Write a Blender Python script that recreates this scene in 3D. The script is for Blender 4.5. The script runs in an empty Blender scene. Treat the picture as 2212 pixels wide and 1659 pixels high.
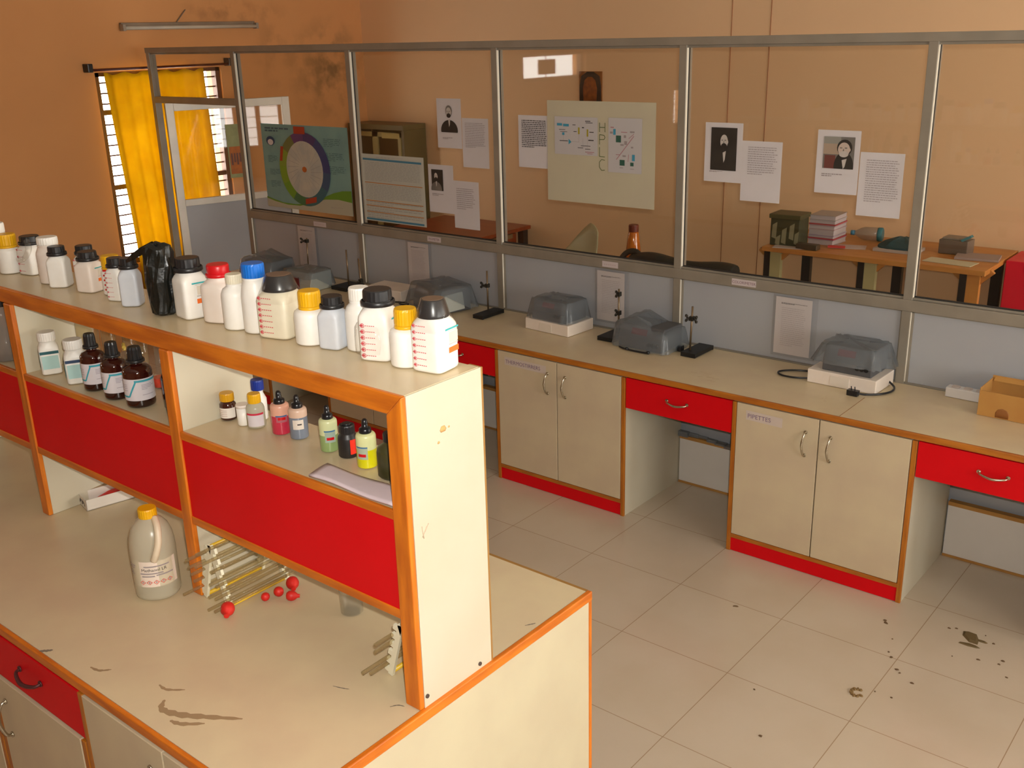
import bpy, bmesh, math, random
from mathutils import Vector, Matrix
random.seed(7)
SC = bpy.context.scene
COL = SC.collection
PI = math.pi

# ------------------------------------------------------------------ materials
def lin(c):
    return tuple((x/12.92 if x <= .04045 else ((x+.055)/1.055)**2.4) for x in (v/255 for v in c))

MATS = {}
def mat(name, rgb, rough=.5, metal=0, var=0.0, scale=6.0, rgb2=None, spec=.5, bump=0, bscale=40, coat=0, stretch=None, detail=3):
    """procedural principled material: base colour varied by noise"""
    if name in MATS: return MATS[name]
    m = bpy.data.materials.new(name); m.use_nodes = True
    nt = m.node_tree; b = nt.nodes['Principled BSDF']
    b.inputs['Roughness'].default_value = rough
    b.inputs['Metallic'].default_value = metal
    b.inputs['Specular IOR Level'].default_value = spec
    b.inputs['Coat Weight'].default_value = coat
    tc = nt.nodes.new('ShaderNodeTexCoord'); src = tc.outputs['Object']
    if stretch:
        mp = nt.nodes.new('ShaderNodeMapping'); mp.inputs['Scale'].default_value = stretch
        nt.links.new(src, mp.inputs['Vector']); src = mp.outputs['Vector']
    nz = nt.nodes.new('ShaderNodeTexNoise'); nz.inputs['Scale'].default_value = scale; nz.inputs['Detail'].default_value = detail
    nt.links.new(src, nz.inputs['Vector'])
    mx = nt.nodes.new('ShaderNodeMix'); mx.data_type = 'RGBA'
    a = rgb; c2 = rgb2 if rgb2 else tuple(max(0, x*(1-var)) for x in rgb)
    mx.inputs[6].default_value = (*a, 1); mx.inputs[7].default_value = (*c2, 1)
    rp = nt.nodes.new('ShaderNodeMapRange'); rp.inputs['From Min'].default_value = .35; rp.inputs['From Max'].default_value = .65
    nt.links.new(nz.outputs['Fac'], rp.inputs['Value'])
    nt.links.new(rp.outputs['Result'], mx.inputs[0])
    nt.links.new(mx.outputs[2], b.inputs['Base Color'])
    if bump:
        n2 = nt.nodes.new('ShaderNodeTexNoise'); n2.inputs['Scale'].default_value = bscale
        nt.links.new(src, n2.inputs['Vector'])
        bp = nt.nodes.new('ShaderNodeBump'); bp.inputs['Strength'].default_value = bump; bp.inputs['Distance'].default_value = .01
        nt.links.new(n2.outputs['Fac'], bp.inputs['Height']); nt.links.new(bp.outputs['Normal'], b.inputs['Normal'])
    MATS[name] = m
    return m

def mat_glass(name, tint=(1, 1, 1), refl=1.45, body=0.0, bodycol=(1, 1, 1), rough=.02):
    """thin clear sheet: transparent + fresnel gloss (+ a share of milky body)"""
    if name in MATS: return MATS[name]
    m = bpy.data.materials.new(name); m.use_nodes = True
    nt = m.node_tree; nt.nodes.clear()
    out = nt.nodes.new('ShaderNodeOutputMaterial')
    tr = nt.nodes.new('ShaderNodeBsdfTransparent'); tr.inputs[0].default_value = (*tint, 1)
    gl = nt.nodes.new('ShaderNodeBsdfGlossy'); gl.inputs['Roughness'].default_value = rough
    base = tr.outputs[0]
    if body > 0:
        df = nt.nodes.new('ShaderNodeBsdfDiffuse'); df.inputs[0].default_value = (*bodycol, 1)
        tl = nt.nodes.new('ShaderNodeBsdfTranslucent'); tl.inputs[0].default_value = (*bodycol, 1)
        m1 = nt.nodes.new('ShaderNodeMixShader'); m1.inputs[0].default_value = .35
        nt.links.new(df.outputs[0], m1.inputs[1]); nt.links.new(tl.outputs[0], m1.inputs[2])
        m2 = nt.nodes.new('ShaderNodeMixShader'); m2.inputs[0].default_value = body
        nt.links.new(base, m2.inputs[1]); nt.links.new(m1.outputs[0], m2.inputs[2]); base = m2.outputs[0]
    # Schlick reflectance from the two-sided viewing angle
    f0 = ((refl-1)/(refl+1))**2
    g = nt.nodes.new('ShaderNodeNewGeometry'); dt = nt.nodes.new('ShaderNodeVectorMath'); dt.operation = 'DOT_PRODUCT'
    nt.links.new(g.outputs['Incoming'], dt.inputs[0]); nt.links.new(g.outputs['Normal'], dt.inputs[1])
    def mth(op, a, b=None):
        n = nt.nodes.new('ShaderNodeMath'); n.operation = op
        if hasattr(a, 'links'): nt.links.new(a, n.inputs[0])
        else: n.inputs[0].default_value = a
        if b is not None: n.inputs[1].default_value = b
        return n.outputs[0]
    fr5 = mth('POWER', mth('SUBTRACT', 1.0, None), 5)
    sub = fr5.node.inputs[0].links[0].from_node
    nt.links.new(mth('ABSOLUTE', dt.outputs['Value']), sub.inputs[1])
    fac = mth('ADD', mth('MULTIPLY', fr5, 1-f0), f0)
    mx = nt.nodes.new('ShaderNodeMixShader')
    nt.links.new(fac, mx.inputs[0]); nt.links.new(base, mx.inputs[1]); nt.links.new(gl.outputs[0], mx.inputs[2])
    nt.links.new(mx.outputs[0], out.inputs[0])
    MATS[name] = m
    return m

def mat_cloth(name, rgb, trans=.5):
    m = bpy.data.materials.new(name); m.use_nodes = True
    nt = m.node_tree; nt.nodes.clear()
    out = nt.nodes.new('ShaderNodeOutputMaterial')
    tc = nt.nodes.new('ShaderNodeTexCoord')
    wv = nt.nodes.new('ShaderNodeTexNoise'); wv.inputs['Scale'].default_value = 9
    nt.links.new(tc.outputs['Object'], wv.inputs['Vector'])
    mx = nt.nodes.new('ShaderNodeMix'); mx.data_type = 'RGBA'
    mx.inputs[6].default_value = (*rgb, 1); mx.inputs[7].default_value = (rgb[0]*.85, rgb[1]*.75, rgb[2]*.6, 1)
    nt.links.new(wv.outputs['Fac'], mx.inputs[0])
    df = nt.nodes.new('ShaderNodeBsdfDiffuse'); tl = nt.nodes.new('ShaderNodeBsdfTranslucent')
    nt.links.new(mx.outputs[2], df.inputs[0]); nt.links.new(mx.outputs[2], tl.inputs[0])
    ms = nt.nodes.new('ShaderNodeMixShader'); ms.inputs[0].default_value = trans
    nt.links.new(df.outputs[0], ms.inputs[1]); nt.links.new(tl.outputs[0], ms.inputs[2])
    nt.links.new(ms.outputs[0], out.inputs[0])
    return m

CREAM = mat('cream_laminate', (.62, .565, .435), .42, rgb2=(.60, .535, .40), scale=5)
TOPL = mat('worktop_laminate', (.66, .54, .345), .32, rgb2=(.62, .49, .32), scale=7)
DOORL = mat('door_laminate', (.62, .51, .34), .45, rgb2=(.58, .465, .32), scale=6, spec=.3)
RED = mat('red_laminate', (.70, .005, .010), .45, rgb2=(.66, .004, .008), scale=3, spec=.12)
WOOD = mat('orange_wood_edging', (.72, .20, .010), .42, rgb2=(.50, .115, .006), scale=5, stretch=(1.2, 9, 9), detail=5)
WOODV = mat('orange_wood_edging_upright', (.74, .21, .010), .42, rgb2=(.52, .12, .006), scale=5, stretch=(9, 9, 1.2), detail=5)
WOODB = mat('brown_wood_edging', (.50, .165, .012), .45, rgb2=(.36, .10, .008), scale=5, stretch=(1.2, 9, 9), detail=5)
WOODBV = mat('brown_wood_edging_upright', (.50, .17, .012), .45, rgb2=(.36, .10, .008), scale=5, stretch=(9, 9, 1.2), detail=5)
ALU = mat('aluminium_section', (.30, .265, .215), .42, rgb2=(.26, .23, .185), scale=8, metal=.2)
ALUL = mat('aluminium_light', (.60, .55, .47), .4, rgb2=(.54, .5, .43), scale=8, metal=.2)
GREYP = mat('grey_panel', (.39, .40, .42), .5, rgb2=(.37, .375, .40), scale=3)
BLACK = mat('black_plastic', (.012, .012, .015), .28, var=.3)
BLACKM = mat('black_cap', (.016, .016, .018), .36, var=.3)
GASKET = mat('black_gasket', (.02, .018, .016), .6)
DARKI = mat('black_iron', (.010, .010, .010), .5, var=.3)
CHROME = mat('steel', (.55, .5, .4), .25, metal=1)
WHITEP = mat('white_plastic', (.90, .875, .83), .4, rgb2=(.87, .84, .78), scale=30)
PINKW = mat('pinkish_white_plastic', (.88, .79, .72), .4, rgb2=(.86, .76, .68), scale=30)
CREAMP = mat('cream_plastic', (.82, .76, .60), .4, rgb2=(.78, .72, .56), scale=30)
BLUEW = mat('bluish_white_plastic', (.66, .69, .74), .4, rgb2=(.62, .65, .71), scale=30)
YELLOW = mat('yellow_cap', (.85, .46, .005), .4, rgb2=(.80, .42, .004), scale=20)
BLUE = mat('blue_cap', (.005, .16, .66), .35, var=.1)
REDC = mat('red_cap', (.66, .006, .012), .35, var=.1)
REDR = mat('red_rubber', (.72, .022, .012), .5, rgb2=(.60, .012, .01), scale=30)
REDINK = mat('red_ink', (.62, .06, .08), .6)
TEAL = mat('teal_ink', (.04, .42, .44), .6)
ORANGEI = mat('orange_ink', (.90, .17, .02), .6)
NAVY = mat('navy_ink', (.02, .05, .12), .6)
LTEAL = mat('pale_teal_ink', (.42, .64, .62), .6)
PAPER = mat('white_paper', (.62, .58, .60), .8, rgb2=(.60, .56, .565), scale=8)
PAPERW = mat('label_paper', (.70, .66, .70), .7, rgb2=(.68, .63, .66), scale=20)
PAPERB = mat('bright_label_paper', (.80, .74, .68), .7)
CHART = mat('cream_chart_paper', (.52, .475, .34), .8, rgb2=(.50, .45, .33), scale=6)
INK = mat('grey_ink', (.32, .27, .27), .8)
DINK = mat('dark_ink', (.05, .04, .04), .8)
PHOTOD = mat('photo_dark', (.02, .017, .014), .5, rgb2=(.035, .03, .025), scale=8)
PHOTOM = mat('photo_mid', (.20, .18, .16), .5, var=.3, scale=12)
PHOTOL = mat('photo_light', (.55, .50, .46), .5, var=.2, scale=12)
AMBER = mat('amber_glass', (.045, .006, .004), .06, rgb2=(.018, .004, .003), scale=9, coat=.6)
AMBERO = mat('amber_orange_glass', (.62, .17, .012), .1, rgb2=(.48, .11, .01), scale=7, coat=.5)
DKGREEN = mat('dark_green_plastic', (.055, .052, .016), .4, rgb2=(.045, .04, .014), scale=8)
CARD = mat('cardboard', (.50, .25, .06), .8, rgb2=(.45, .21, .05), scale=8)
CARDD = mat('cardboard_tape', (.28, .10, .02), .6)
WHITEBOX = mat('white_board_box', (.82, .72, .64), .6, rgb2=(.78, .68, .59), scale=10)
DEVG = mat('grey_instrument', (.10, .10, .105), .5, var=.2)
DEVL = mat('pale_instrument', (.42, .43, .38), .5, var=.1)
DISP = mat('dark_red_display', (.13, .012, .018), .3)
CAVITY = mat('dark_brown_wood', (.16, .045, .02), .5, rgb2=(.12, .03, .012), scale=6, stretch=(1, 6, 6))
REDWOOD = mat('red_brown_desk', (.30, .055, .012), .35, rgb2=(.24, .04, .01), scale=5, stretch=(1, 6, 6))
BENCHW = mat('orange_brown_bench', (.58, .26, .06), .4, rgb2=(.50, .20, .045), scale=4, stretch=(1, 6, 6))
OLIVE = mat('olive_steel', (.12, .10, .035), .45, var=.15)
OLIVEL = mat('olive_trim', (.30, .25, .09), .45, var=.15)
CHAIRP = mat('pale_plastic', (.60, .58, .36), .4, rgb2=(.56, .54, .33), scale=5)
BAGB = mat('black_polythene', (.005, .006, .005), .3, bump=.25, bscale=45)
PLASTBAG = mat_glass('clear_polythene', (.985, .98, .97), 1.42, .02, (.9, .87, .82), .1)
COVER = mat_glass('grey_translucent_cover', (.85, .88, .90), 1.4, .42, (.36, .39, .42), .22)
SLEEVE = mat_glass('clear_sleeve', (.97, .97, .97), 1.35, .05, (.8, .78, .75), .1)
GLASS = mat_glass('partition_glass', (.94, .93, .91), 1.45)
LGLASS = mat_glass('lab_glass', (.93, .94, .92), 1.5, .05, (.8, .8, .75))
TUBEG = mat_glass('glass_tube', (.90, .86, .74), 1.5, .18, (.62, .5, .30))
JUGM = mat_glass('jug_plastic', (.93, .92, .86), 1.4, .55, (.86, .82, .66), .25)
SCUFF = mat_glass('bench_stain', (1, 1, 1), 1.02, .60, (.46, .31, .17), .6)
MARK = mat('dark_mark', (.20, .16, .12), .7)

def wall_mat(name, rgb, rgb2, spots=()):
    """plaster paint with mottling; spots = (centre, radii, strength, colour) patches of damp and dirt"""
    m = bpy.data.materials.new(name); m.use_nodes = True
    nt = m.node_tree; b = nt.nodes['Principled BSDF']; b.inputs['Roughness'].default_value = .75
    g = nt.nodes.new('ShaderNodeNewGeometry')
    nz = nt.nodes.new('ShaderNodeTexNoise'); nz.inputs['Scale'].default_value = 2.2; nz.inputs['Detail'].default_value = 5
    nt.links.new(g.outputs['Position'], nz.inputs['Vector'])
    mx = nt.nodes.new('ShaderNodeMix'); mx.data_type = 'RGBA'
    mx.inputs[6].default_value = (*rgb, 1); mx.inputs[7].default_value = (*rgb2, 1)
    nt.links.new(nz.outputs['Fac'], mx.inputs[0]); col = mx.outputs[2]
    nb = nt.nodes.new('ShaderNodeTexNoise'); nb.inputs['Scale'].default_value = 7; nb.inputs['Detail'].default_value = 6
    nt.links.new(g.outputs['Position'], nb.inputs['Vector'])
    for c, rad, st, scol in spots:
        mp = nt.nodes.new('ShaderNodeVectorMath'); mp.operation = 'SUBTRACT'; mp.inputs[1].default_value = c
        nt.links.new(g.outputs['Position'], mp.inputs[0])
        dv = nt.nodes.new('ShaderNodeVectorMath'); dv.operation = 'DIVIDE'; dv.inputs[1].default_value = rad
        nt.links.new(mp.outputs[0], dv.inputs[0])
        ln = nt.nodes.new('ShaderNodeVectorMath'); ln.operation = 'LENGTH'; nt.links.new(dv.outputs[0], ln.inputs[0])
        mr = nt.nodes.new('ShaderNodeMapRange'); mr.inputs['From Min'].default_value = 1; mr.inputs['From Max'].default_value = .1
        nt.links.new(ln.outputs['Value'], mr.inputs['Value'])
        mm = nt.nodes.new('ShaderNodeMapRange'); mm.inputs['From Min'].default_value = .42; mm.inputs['From Max'].default_value = .62
        nt.links.new(nb.outputs['Fac'], mm.inputs['Value'])
        mu = nt.nodes.new('ShaderNodeMath'); mu.operation = 'MULTIPLY'
        nt.links.new(mr.outputs[0], mu.inputs[0]); nt.links.new(mm.outputs[0], mu.inputs[1])
        m3 = nt.nodes.new('ShaderNodeMath'); m3.operation = 'MULTIPLY'; m3.inputs[1].default_value = st
        nt.links.new(mu.outputs[0], m3.inputs[0])
        m2 = nt.nodes.new('ShaderNodeMix'); m2.data_type = 'RGBA'; m2.inputs[7].default_value = (*scol, 1)
        nt.links.new(m3.outputs[0], m2.inputs[0]); nt.links.new(col, m2.inputs[6]); col = m2.outputs[2]
    nt.links.new(col, b.inputs['Base Color'])
    return m

WALLO = wall_mat('orange_wall_paint', (.72, .345, .125), (.66, .30, .11),
                 [((-7.25, 6.35, 2.0), (.5, .55, .5), .75, (.13, .09, .035)), ((-7.25, 5.3, 2.5), (.4, .5, .12), .6, (.25, .10, .03)),
                  ((-7.25, 5.75, 2.2), (.3, .25, .5), .4, (.25, .12, .04))])
WALLB = wall_mat('peach_wall_paint', (.88, .60, .355), (.84, .56, .32))
CEILM = mat('ceiling_paint', (.72, .68, .6), .8, var=.06, scale=2)

def floor_mat():
    m = bpy.data.materials.new('vitrified_floor_tile'); m.use_nodes = True
    nt = m.node_tree; b = nt.nodes['Principled BSDF']
    b.inputs['Roughness'].default_value = .22
    g = nt.nodes.new('ShaderNodeNewGeometry')
    mp = nt.nodes.new('ShaderNodeMapping'); mp.inputs['Location'].default_value = (1.018, -3.014, 0)
    nt.links.new(g.outputs['Position'], mp.inputs['Vector'])
    br = nt.nodes.new('ShaderNodeTexBrick')
    br.offset = 0; br.squash = 1
    br.inputs['Scale'].default_value = 1; br.inputs['Mortar Size'].default_value = .0016
    br.inputs['Brick Width'].default_value = .47; br.inputs['Row Height'].default_value = .462
    br.inputs['Color1'].default_value = (.58, .485, .375, 1); br.inputs['Color2'].default_value = (.565, .47, .365, 1)
    br.inputs['Mortar'].default_value = (.36, .25, .16, 1)
    nt.links.new(mp.outputs[0], br.inputs['Vector'])
    nz = nt.nodes.new('ShaderNodeTexNoise'); nz.inputs['Scale'].default_value = 3.5; nz.inputs['Detail'].default_value = 6
    nt.links.new(g.outputs['Position'], nz.inputs['Vector'])
    mx = nt.nodes.new('ShaderNodeMix'); mx.data_type = 'RGBA'; mx.blend_type = 'MULTIPLY'
    mr = nt.nodes.new('ShaderNodeMapRange'); mr.inputs['From Min'].default_value = .4; mr.inputs['From Max'].default_value = .75
    mr.inputs['To Max'].default_value = .5
    nt.links.new(nz.outputs['Fac'], mr.inputs['Value']); nt.links.new(mr.outputs[0], mx.inputs[0])
    nt.links.new(br.outputs['Color'], mx.inputs[6]); mx.inputs[7].default_value = (.86, .82, .76, 1)
    nt.links.new(mx.outputs[2], b.inputs['Base Color'])
    return m
FLOORM = floor_mat()

# ------------------------------------------------------------------ mesh helpers
def BM(): return bmesh.new()

def box(bm, x0, x1, y0, y1, z0, z1, mi=0):
    vs = [bm.verts.new(p) for p in ((x0, y0, z0), (x1, y0, z0), (x1, y1, z0), (x0, y1, z0), (x0, y0, z1), (x1, y0, z1), (x1, y1, z1), (x0, y1, z1))]
    fs = [bm.faces.new([vs[i] for i in q]) for q in ((0, 3, 2, 1), (4, 5, 6, 7), (0, 1, 5, 4), (1, 2, 6, 5), (2, 3, 7, 6), (3, 0, 4, 7))]
    for f in fs: f.material_index = mi
    return vs

def obox(bm, o, ax, ay, az, mi=0):
    """box from a corner and three edge vectors"""
    o, ax, ay, az = map(Vector, (o, ax, ay, az))
    P = [o, o+ax, o+ax+ay, o+ay, o+az, o+ax+az, o+ax+ay+az, o+ay+az]
    vs = [bm.verts.new(p) for p in P]
    for q in ((0, 3, 2, 1), (4, 5, 6, 7), (0, 1, 5, 4), (1, 2, 6, 5), (2, 3, 7, 6), (3, 0, 4, 7)):
        bm.faces.new([vs[i] for i in q]).material_index = mi

def se(t, n):
    c, s = math.cos(t), math.sin(t)
    e = 2.0/n
    return math.copysign(abs(c)**e, c), math.copysign(abs(s)**e, s)

def loft(bm, prof, n=2, seg=28, mi=0, cap0=True, cap1=True, off=(0, 0, 0)):
    """prof: (rx, z) or (rx, ry, z) or (rx, ry, z, exponent); rings of superellipses"""
    rings = []
    for p in prof:
        if len(p) == 2: rx = ry = p[0]; z = p[1]; e = n
        elif len(p) == 3: rx, ry, z = p; e = n
        else: rx, ry, z, e = p
        ring = []
        for k in range(seg):
            t = 2*PI*(k+.5)/seg
            c, s = se(t, e)
            ring.append(bm.verts.new((off[0]+rx*c, off[1]+ry*s, off[2]+z)))
        rings.append(ring)
    for a, b in zip(rings, rings[1:]):
        for k in range(seg):
            f = bm.faces.new((a[k], a[(k+1) % seg], b[(k+1) % seg], b[k])); f.material_index = mi; f.smooth = True
    if cap0: bm.faces.new(rings[0][::-1]).material_index = mi
    if cap1: bm.faces.new(rings[-1]).material_index = mi
    return rings

def cyl(bm, p0, p1, r0, r1=None, seg=12, mi=0, caps=True):
    r1 = r0 if r1 is None else r1
    p0, p1 = Vector(p0), Vector(p1); d = (p1-p0).normalized()
    a = d.orthogonal().normalized(); b = d.cross(a)
    R = []
    for p, r in ((p0, r0), (p1, r1)):
        R.append([bm.verts.new(p+(a*math.cos(2*PI*k/seg)+b*math.sin(2*PI*k/seg))*r) for k in range(seg)])
    for k in range(seg):
        f = bm.faces.new((R[0][k], R[0][(k+1) % seg], R[1][(k+1) % seg], R[1][k])); f.smooth = True; f.material_index = mi
    if caps:
        bm.faces.new(R[0][::-1]).material_index = mi; bm.faces.new(R[1]).material_index = mi

def tube(bm, pts, r, seg=8, mi=0, sub=6):
    """smooth tube through points (Catmull-Rom)"""
    P = [Vector(p) for p in pts]; Q = []
    for i in range(len(P)-1):
        a = P[max(i-1, 0)]; b = P[i]; c = P[i+1]; d = P[min(i+2, len(P)-1)]
        for k in range(sub):
            t = k/sub
            Q.append(.5*((2*b)+(c-a)*t+(2*a-5*b+4*c-d)*t*t+(3*b-a-3*c+d)*t**3))
    Q.append(P[-1])
    rings = []; prev = None
    for i, q in enumerate(Q):
        d = (Q[min(i+1, len(Q)-1)]-Q[max(i-1, 0)]).normalized()
        a = d.orthogonal().normalized() if prev is None else (prev-d*prev.dot(d)).normalized()
        prev = a; b = d.cross(a)
        rr = r(i/(len(Q)-1)) if callable(r) else r
        rings.append([bm.verts.new(q+(a*math.cos(2*PI*k/seg)+b*math.sin(2*PI*k/seg))*rr) for k in range(seg)])
    for A, B in zip(rings, rings[1:]):
        for k in range(seg):
            f = bm.faces.new((A[k], A[(k+1) % seg], B[(k+1) % seg], B[k])); f.smooth = True; f.material_index = mi
    bm.faces.new(rings[0][::-1]).material_index = mi; bm.faces.new(rings[-1]).material_index = mi

def quad(bm, pts, mi=0):
    f = bm.faces.new([bm.verts.new(p) for p in pts]); f.material_index = mi
    return f

def band(bm, r, z0, z1, a0, a1, seg=14, mi=0, shear=0):
    """arc strip on a round wall; shear lifts the far end"""
    lo, hi = [], []
    for k in range(seg+1):
        u = k/seg; a = a0+(a1-a0)*u
        lo.append(bm.verts.new((r*math.cos(a), r*math.sin(a), z0+shear*u))); hi.append(bm.verts.new((r*math.cos(a), r*math.sin(a), z1+shear*u)))
    for k in range(seg):
        f = bm.faces.new((lo[k], lo[k+1], hi[k+1], hi[k])); f.smooth = True; f.material_index = mi

def ball(bm, c, rx, ry, rz, mi=0, seg=16, rings=10):
    c = Vector(c)
    R = []
    for i in range(1, rings):
        th = PI*i/rings
        R.append([bm.verts.new(c+Vector((rx*math.sin(th)*math.cos(2*PI*k/seg), ry*math.sin(th)*math.sin(2*PI*k/seg), rz*math.cos(th)))) for k in range(seg)])
    t = bm.verts.new(c+Vector((0, 0, rz))); b = bm.verts.new(c-Vector((0, 0, rz)))
    for A, B in zip(R, R[1:]):
        for k in range(seg):
            f = bm.faces.new((A[k], B[k], B[(k+1) % seg], A[(k+1) % seg])); f.smooth = True; f.material_index = mi
    for k in range(seg):
        f = bm.faces.new((t, R[0][k], R[0][(k+1) % seg])); f.smooth = True; f.material_index = mi
        f = bm.faces.new((b, R[-1][(k+1) % seg], R[-1][k])); f.smooth = True; f.material_index = mi

def obj(name, bm, mats, parent=None, bev=0, loc=None, rot=None):
    me = bpy.data.meshes.new(name)
    bmesh.ops.recalc_face_normals(bm, faces=bm.faces) if bm.faces else None
    bm.to_mesh(me); bm.free()
    for m in (mats if isinstance(mats, (list, tuple)) else [mats]): me.materials.append(m)
    o = bpy.data.objects.new(name, me); COL.objects.link(o)
    if parent: o.parent = parent
    if loc: o.location = loc
    if rot: o.rotation_euler = rot
    if bev:
        b = o.modifiers.new('bevel', 'BEVEL'); b.width = bev; b.segments = 2; b.limit_method = 'ANGLE'; b.angle_limit = .7
    return o

def tag(o, label=None, cat=None, group=None, kind=None):
    if label: o['label'] = label
    if cat: o['category'] = cat
    if group: o['group'] = group
    if kind: o['kind'] = kind
    return o

def thing(name, label, cat, loc=(0, 0, 0), rz=0, group=None, rot=None):
    o = bpy.data.objects.new(name, None); COL.objects.link(o)
    o.empty_display_size = .05
    o.location = loc; o.rotation_euler = rot if rot else (0, 0, rz)
    return tag(o, label, cat, group)

def struct(name, bm, mats, parent=None, bev=0):
    o = obj(name, bm, mats, parent, bev)
    if not parent: o['kind'] = 'structure'
    return o

def txt(name, s, size, m, parent, M4, align='LEFT', depth=0.0):
    """lettering turned to mesh; M4 places it in the parent's space"""
    cu = bpy.data.curves.new(name, 'FONT'); cu.body = s; cu.size = size; cu.align_x = align; cu.extrude = depth
    cu.resolution_u = 3
    t = bpy.data.objects.new(name, cu); COL.objects.link(t)
    me = bpy.data.meshes.new_from_object(t.evaluated_get(bpy.context.evaluated_depsgraph_get()))
    bpy.data.objects.remove(t); bpy.data.curves.remove(cu)
    me.materials.clear(); me.materials.append(m); me.transform(M4)
    o = bpy.data.objects.new(name, me); COL.objects.link(o); o.parent = parent
    return o

def face_front(x, y, z):
    """text frame on a surface that faces -y: reads along +x, up +z"""
    return Matrix.Translation((x, y, z)) @ Matrix.Rotation(PI/2, 4, 'X')

# ------------------------------------------------------------------ camera
f_px, yaw, pit, rol, H = 2212.4, math.radians(39.645), math.radians(18.9982), math.radians(-1.5483), 2.2933
fw = Vector((-math.sin(yaw)*math.cos(pit), math.cos(yaw)*math.cos(pit), -math.sin(pit)))
rr = Vector((math.cos(yaw), math.sin(yaw), 0)); uu = rr.cross(fw)
R2 = math.cos(rol)*rr+math.sin(rol)*uu; U2 = -math.sin(rol)*rr+math.cos(rol)*uu
cd = bpy.data.cameras.new('camera'); cam = bpy.data.objects.new('camera', cd); COL.objects.link(cam)
cd.sensor_fit = 'HORIZONTAL'; cd.sensor_width = 36; cd.lens = 36*f_px/2212; cd.clip_start = .05
cam.matrix_world = Matrix(((R2.x, U2.x, -fw.x, 0), (R2.y, U2.y, -fw.y, 0), (R2.z, U2.z, -fw.z, H), (0, 0, 0, 1)))
SC.camera = cam

# ------------------------------------------------------------------ room shell
XL, XR, YR, YB, ZC = -7.25, 3.2, -5.0, 6.75, 3.3
bm = BM(); box(bm, XL-.2, XR+.2, YR-.2, YB+.2, -.1, 0); struct('floor', bm, FLOORM)
bm = BM(); box(bm, XL-.2, XR+.2, YR-.2, YB+.2, ZC, ZC+.1); struct('ceiling', bm, CEILM)
bm = BM(); box(bm, XL-.2, XR+.2, YB, YB+.2, 0, ZC); struct('wall_back', bm, WALLB)

def wall_x(name, x0, x1, m, holes):
    """wall across x0..x1 along y with rectangular openings (y0, y1, z0, z1)"""
    bm = BM(); y = YR
    for (a, b, c, d) in sorted(holes):
        box(bm, x0, x1, y, a, 0, ZC); box(bm, x0, x1, a, b, 0, c); box(bm, x0, x1, a, b, d, ZC); y = b
    box(bm, x0, x1, y, YB, 0, ZC)
    return struct(name, bm, m)
WL = [(-3.72, -3.36, 1.02, 1.52), (-1.34, -.16, 1.755, 2.05), (4.10, 5.19, .66, 2.085)]
WR = [(.1, 2.4, .72, 2.6), (3.0, 4.3, .72, 2.7), (4.7, 6.6, .5, 2.9)]
wall_x('wall_left', XL-.2, XL, WALLO, WL)
wall_x('wall_right', XR, XR+.2, WALLB, WR)
bm = BM(); box(bm, XL-.2, XR+.2, YR-.2, YR, 0, ZC); struct('wall_rear', bm, WALLB)

FRAMEB = mat('brown_window_frame', (.10, .035, .015), .5, var=.2)
FRAMEW = mat('white_window_frame', (.55, .5, .4), .5, var=.1)
def win_x(n, x, hole, fm, trans, nbars, vert=0):
    """window in a wall along y: outer frame, thick transoms, thin bars"""
    y0, y1, z0, z1 = hole
    w = bpy.data.objects.new('window_%d' % n, None); COL.objects.link(w); w['kind'] = 'structure'
    w.location = (x, (y0+y1)/2, z0); dy = (y1-y0)/2; dz = z1-z0
    bm = BM()
    for s in (-1, 1): box(bm, -.03, .03, s*dy-.02*(s+1), s*dy+.02*(1-s), 0, dz)
    box(bm, -.03, .03, -dy, dy, 0, .04); box(bm, -.03, .03, -dy, dy, dz-.03, dz)
    for t in trans: box(bm, -.02, .02, -dy, dy, t-z0-.018, t-z0+.018)
    obj('window_frame', bm, fm, w)
    bm = BM()
    if not nbars: cyl(bm, (0, .085, 0), (0, .085, dz), .006, seg=6)
    for k in range(1, nbars):
        z = dz*k/nbars; cyl(bm, (0, -dy, z), (0, dy, z), .006, seg=6)
    for k in range(1, vert):
        y = -dy+2*dy*k/vert; box(bm, -.02, .02, y-.04, y+.04, 0, dz)
    obj('grille_bars', bm, fm if not vert else FRAMEW, w)
    return w
win_x(1, XL-.05, WL[2], FRAMEB, (1.80, 1.25), 19)
win_x(2, XL-.08, WL[1], FRAMEB, (), 0)
win_x(3, XL-.08, WL[0], FRAMEB, (), 7)
win_x(4, XR+.06, WR[0], FRAMEW, (1.8,), 14, 7)
win_x(5, XR+.06, WR[1], FRAMEW, (1.8,), 14, 4)  # unseen window, added near the partition to brighten the posts' right sides
win_x(6, XR+.06, WR[2], FRAMEW, (1.8,), 14, 5)
# board that blocks part of the second window's top light, and its lower curtain
tag(obj('ventilator_cover', (lambda b: (box(b, -7.324, -7.309, -.82, -.51, 1.825, 1.985), b)[1])(BM()), CAVITY), 'brown square board fixed across the side window top', 'board')

# conduit lines on the back wall
for n, x in ((1, -3.555), (2, -3.265)):
    bm = BM(); cyl(bm, (x, YB-.002, .3), (x+.02, YB-.002, ZC), .0022, seg=6); struct('trim_%d' % n, bm, mat('reddish_wire', (.36, .12, .045), .6))

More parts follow.
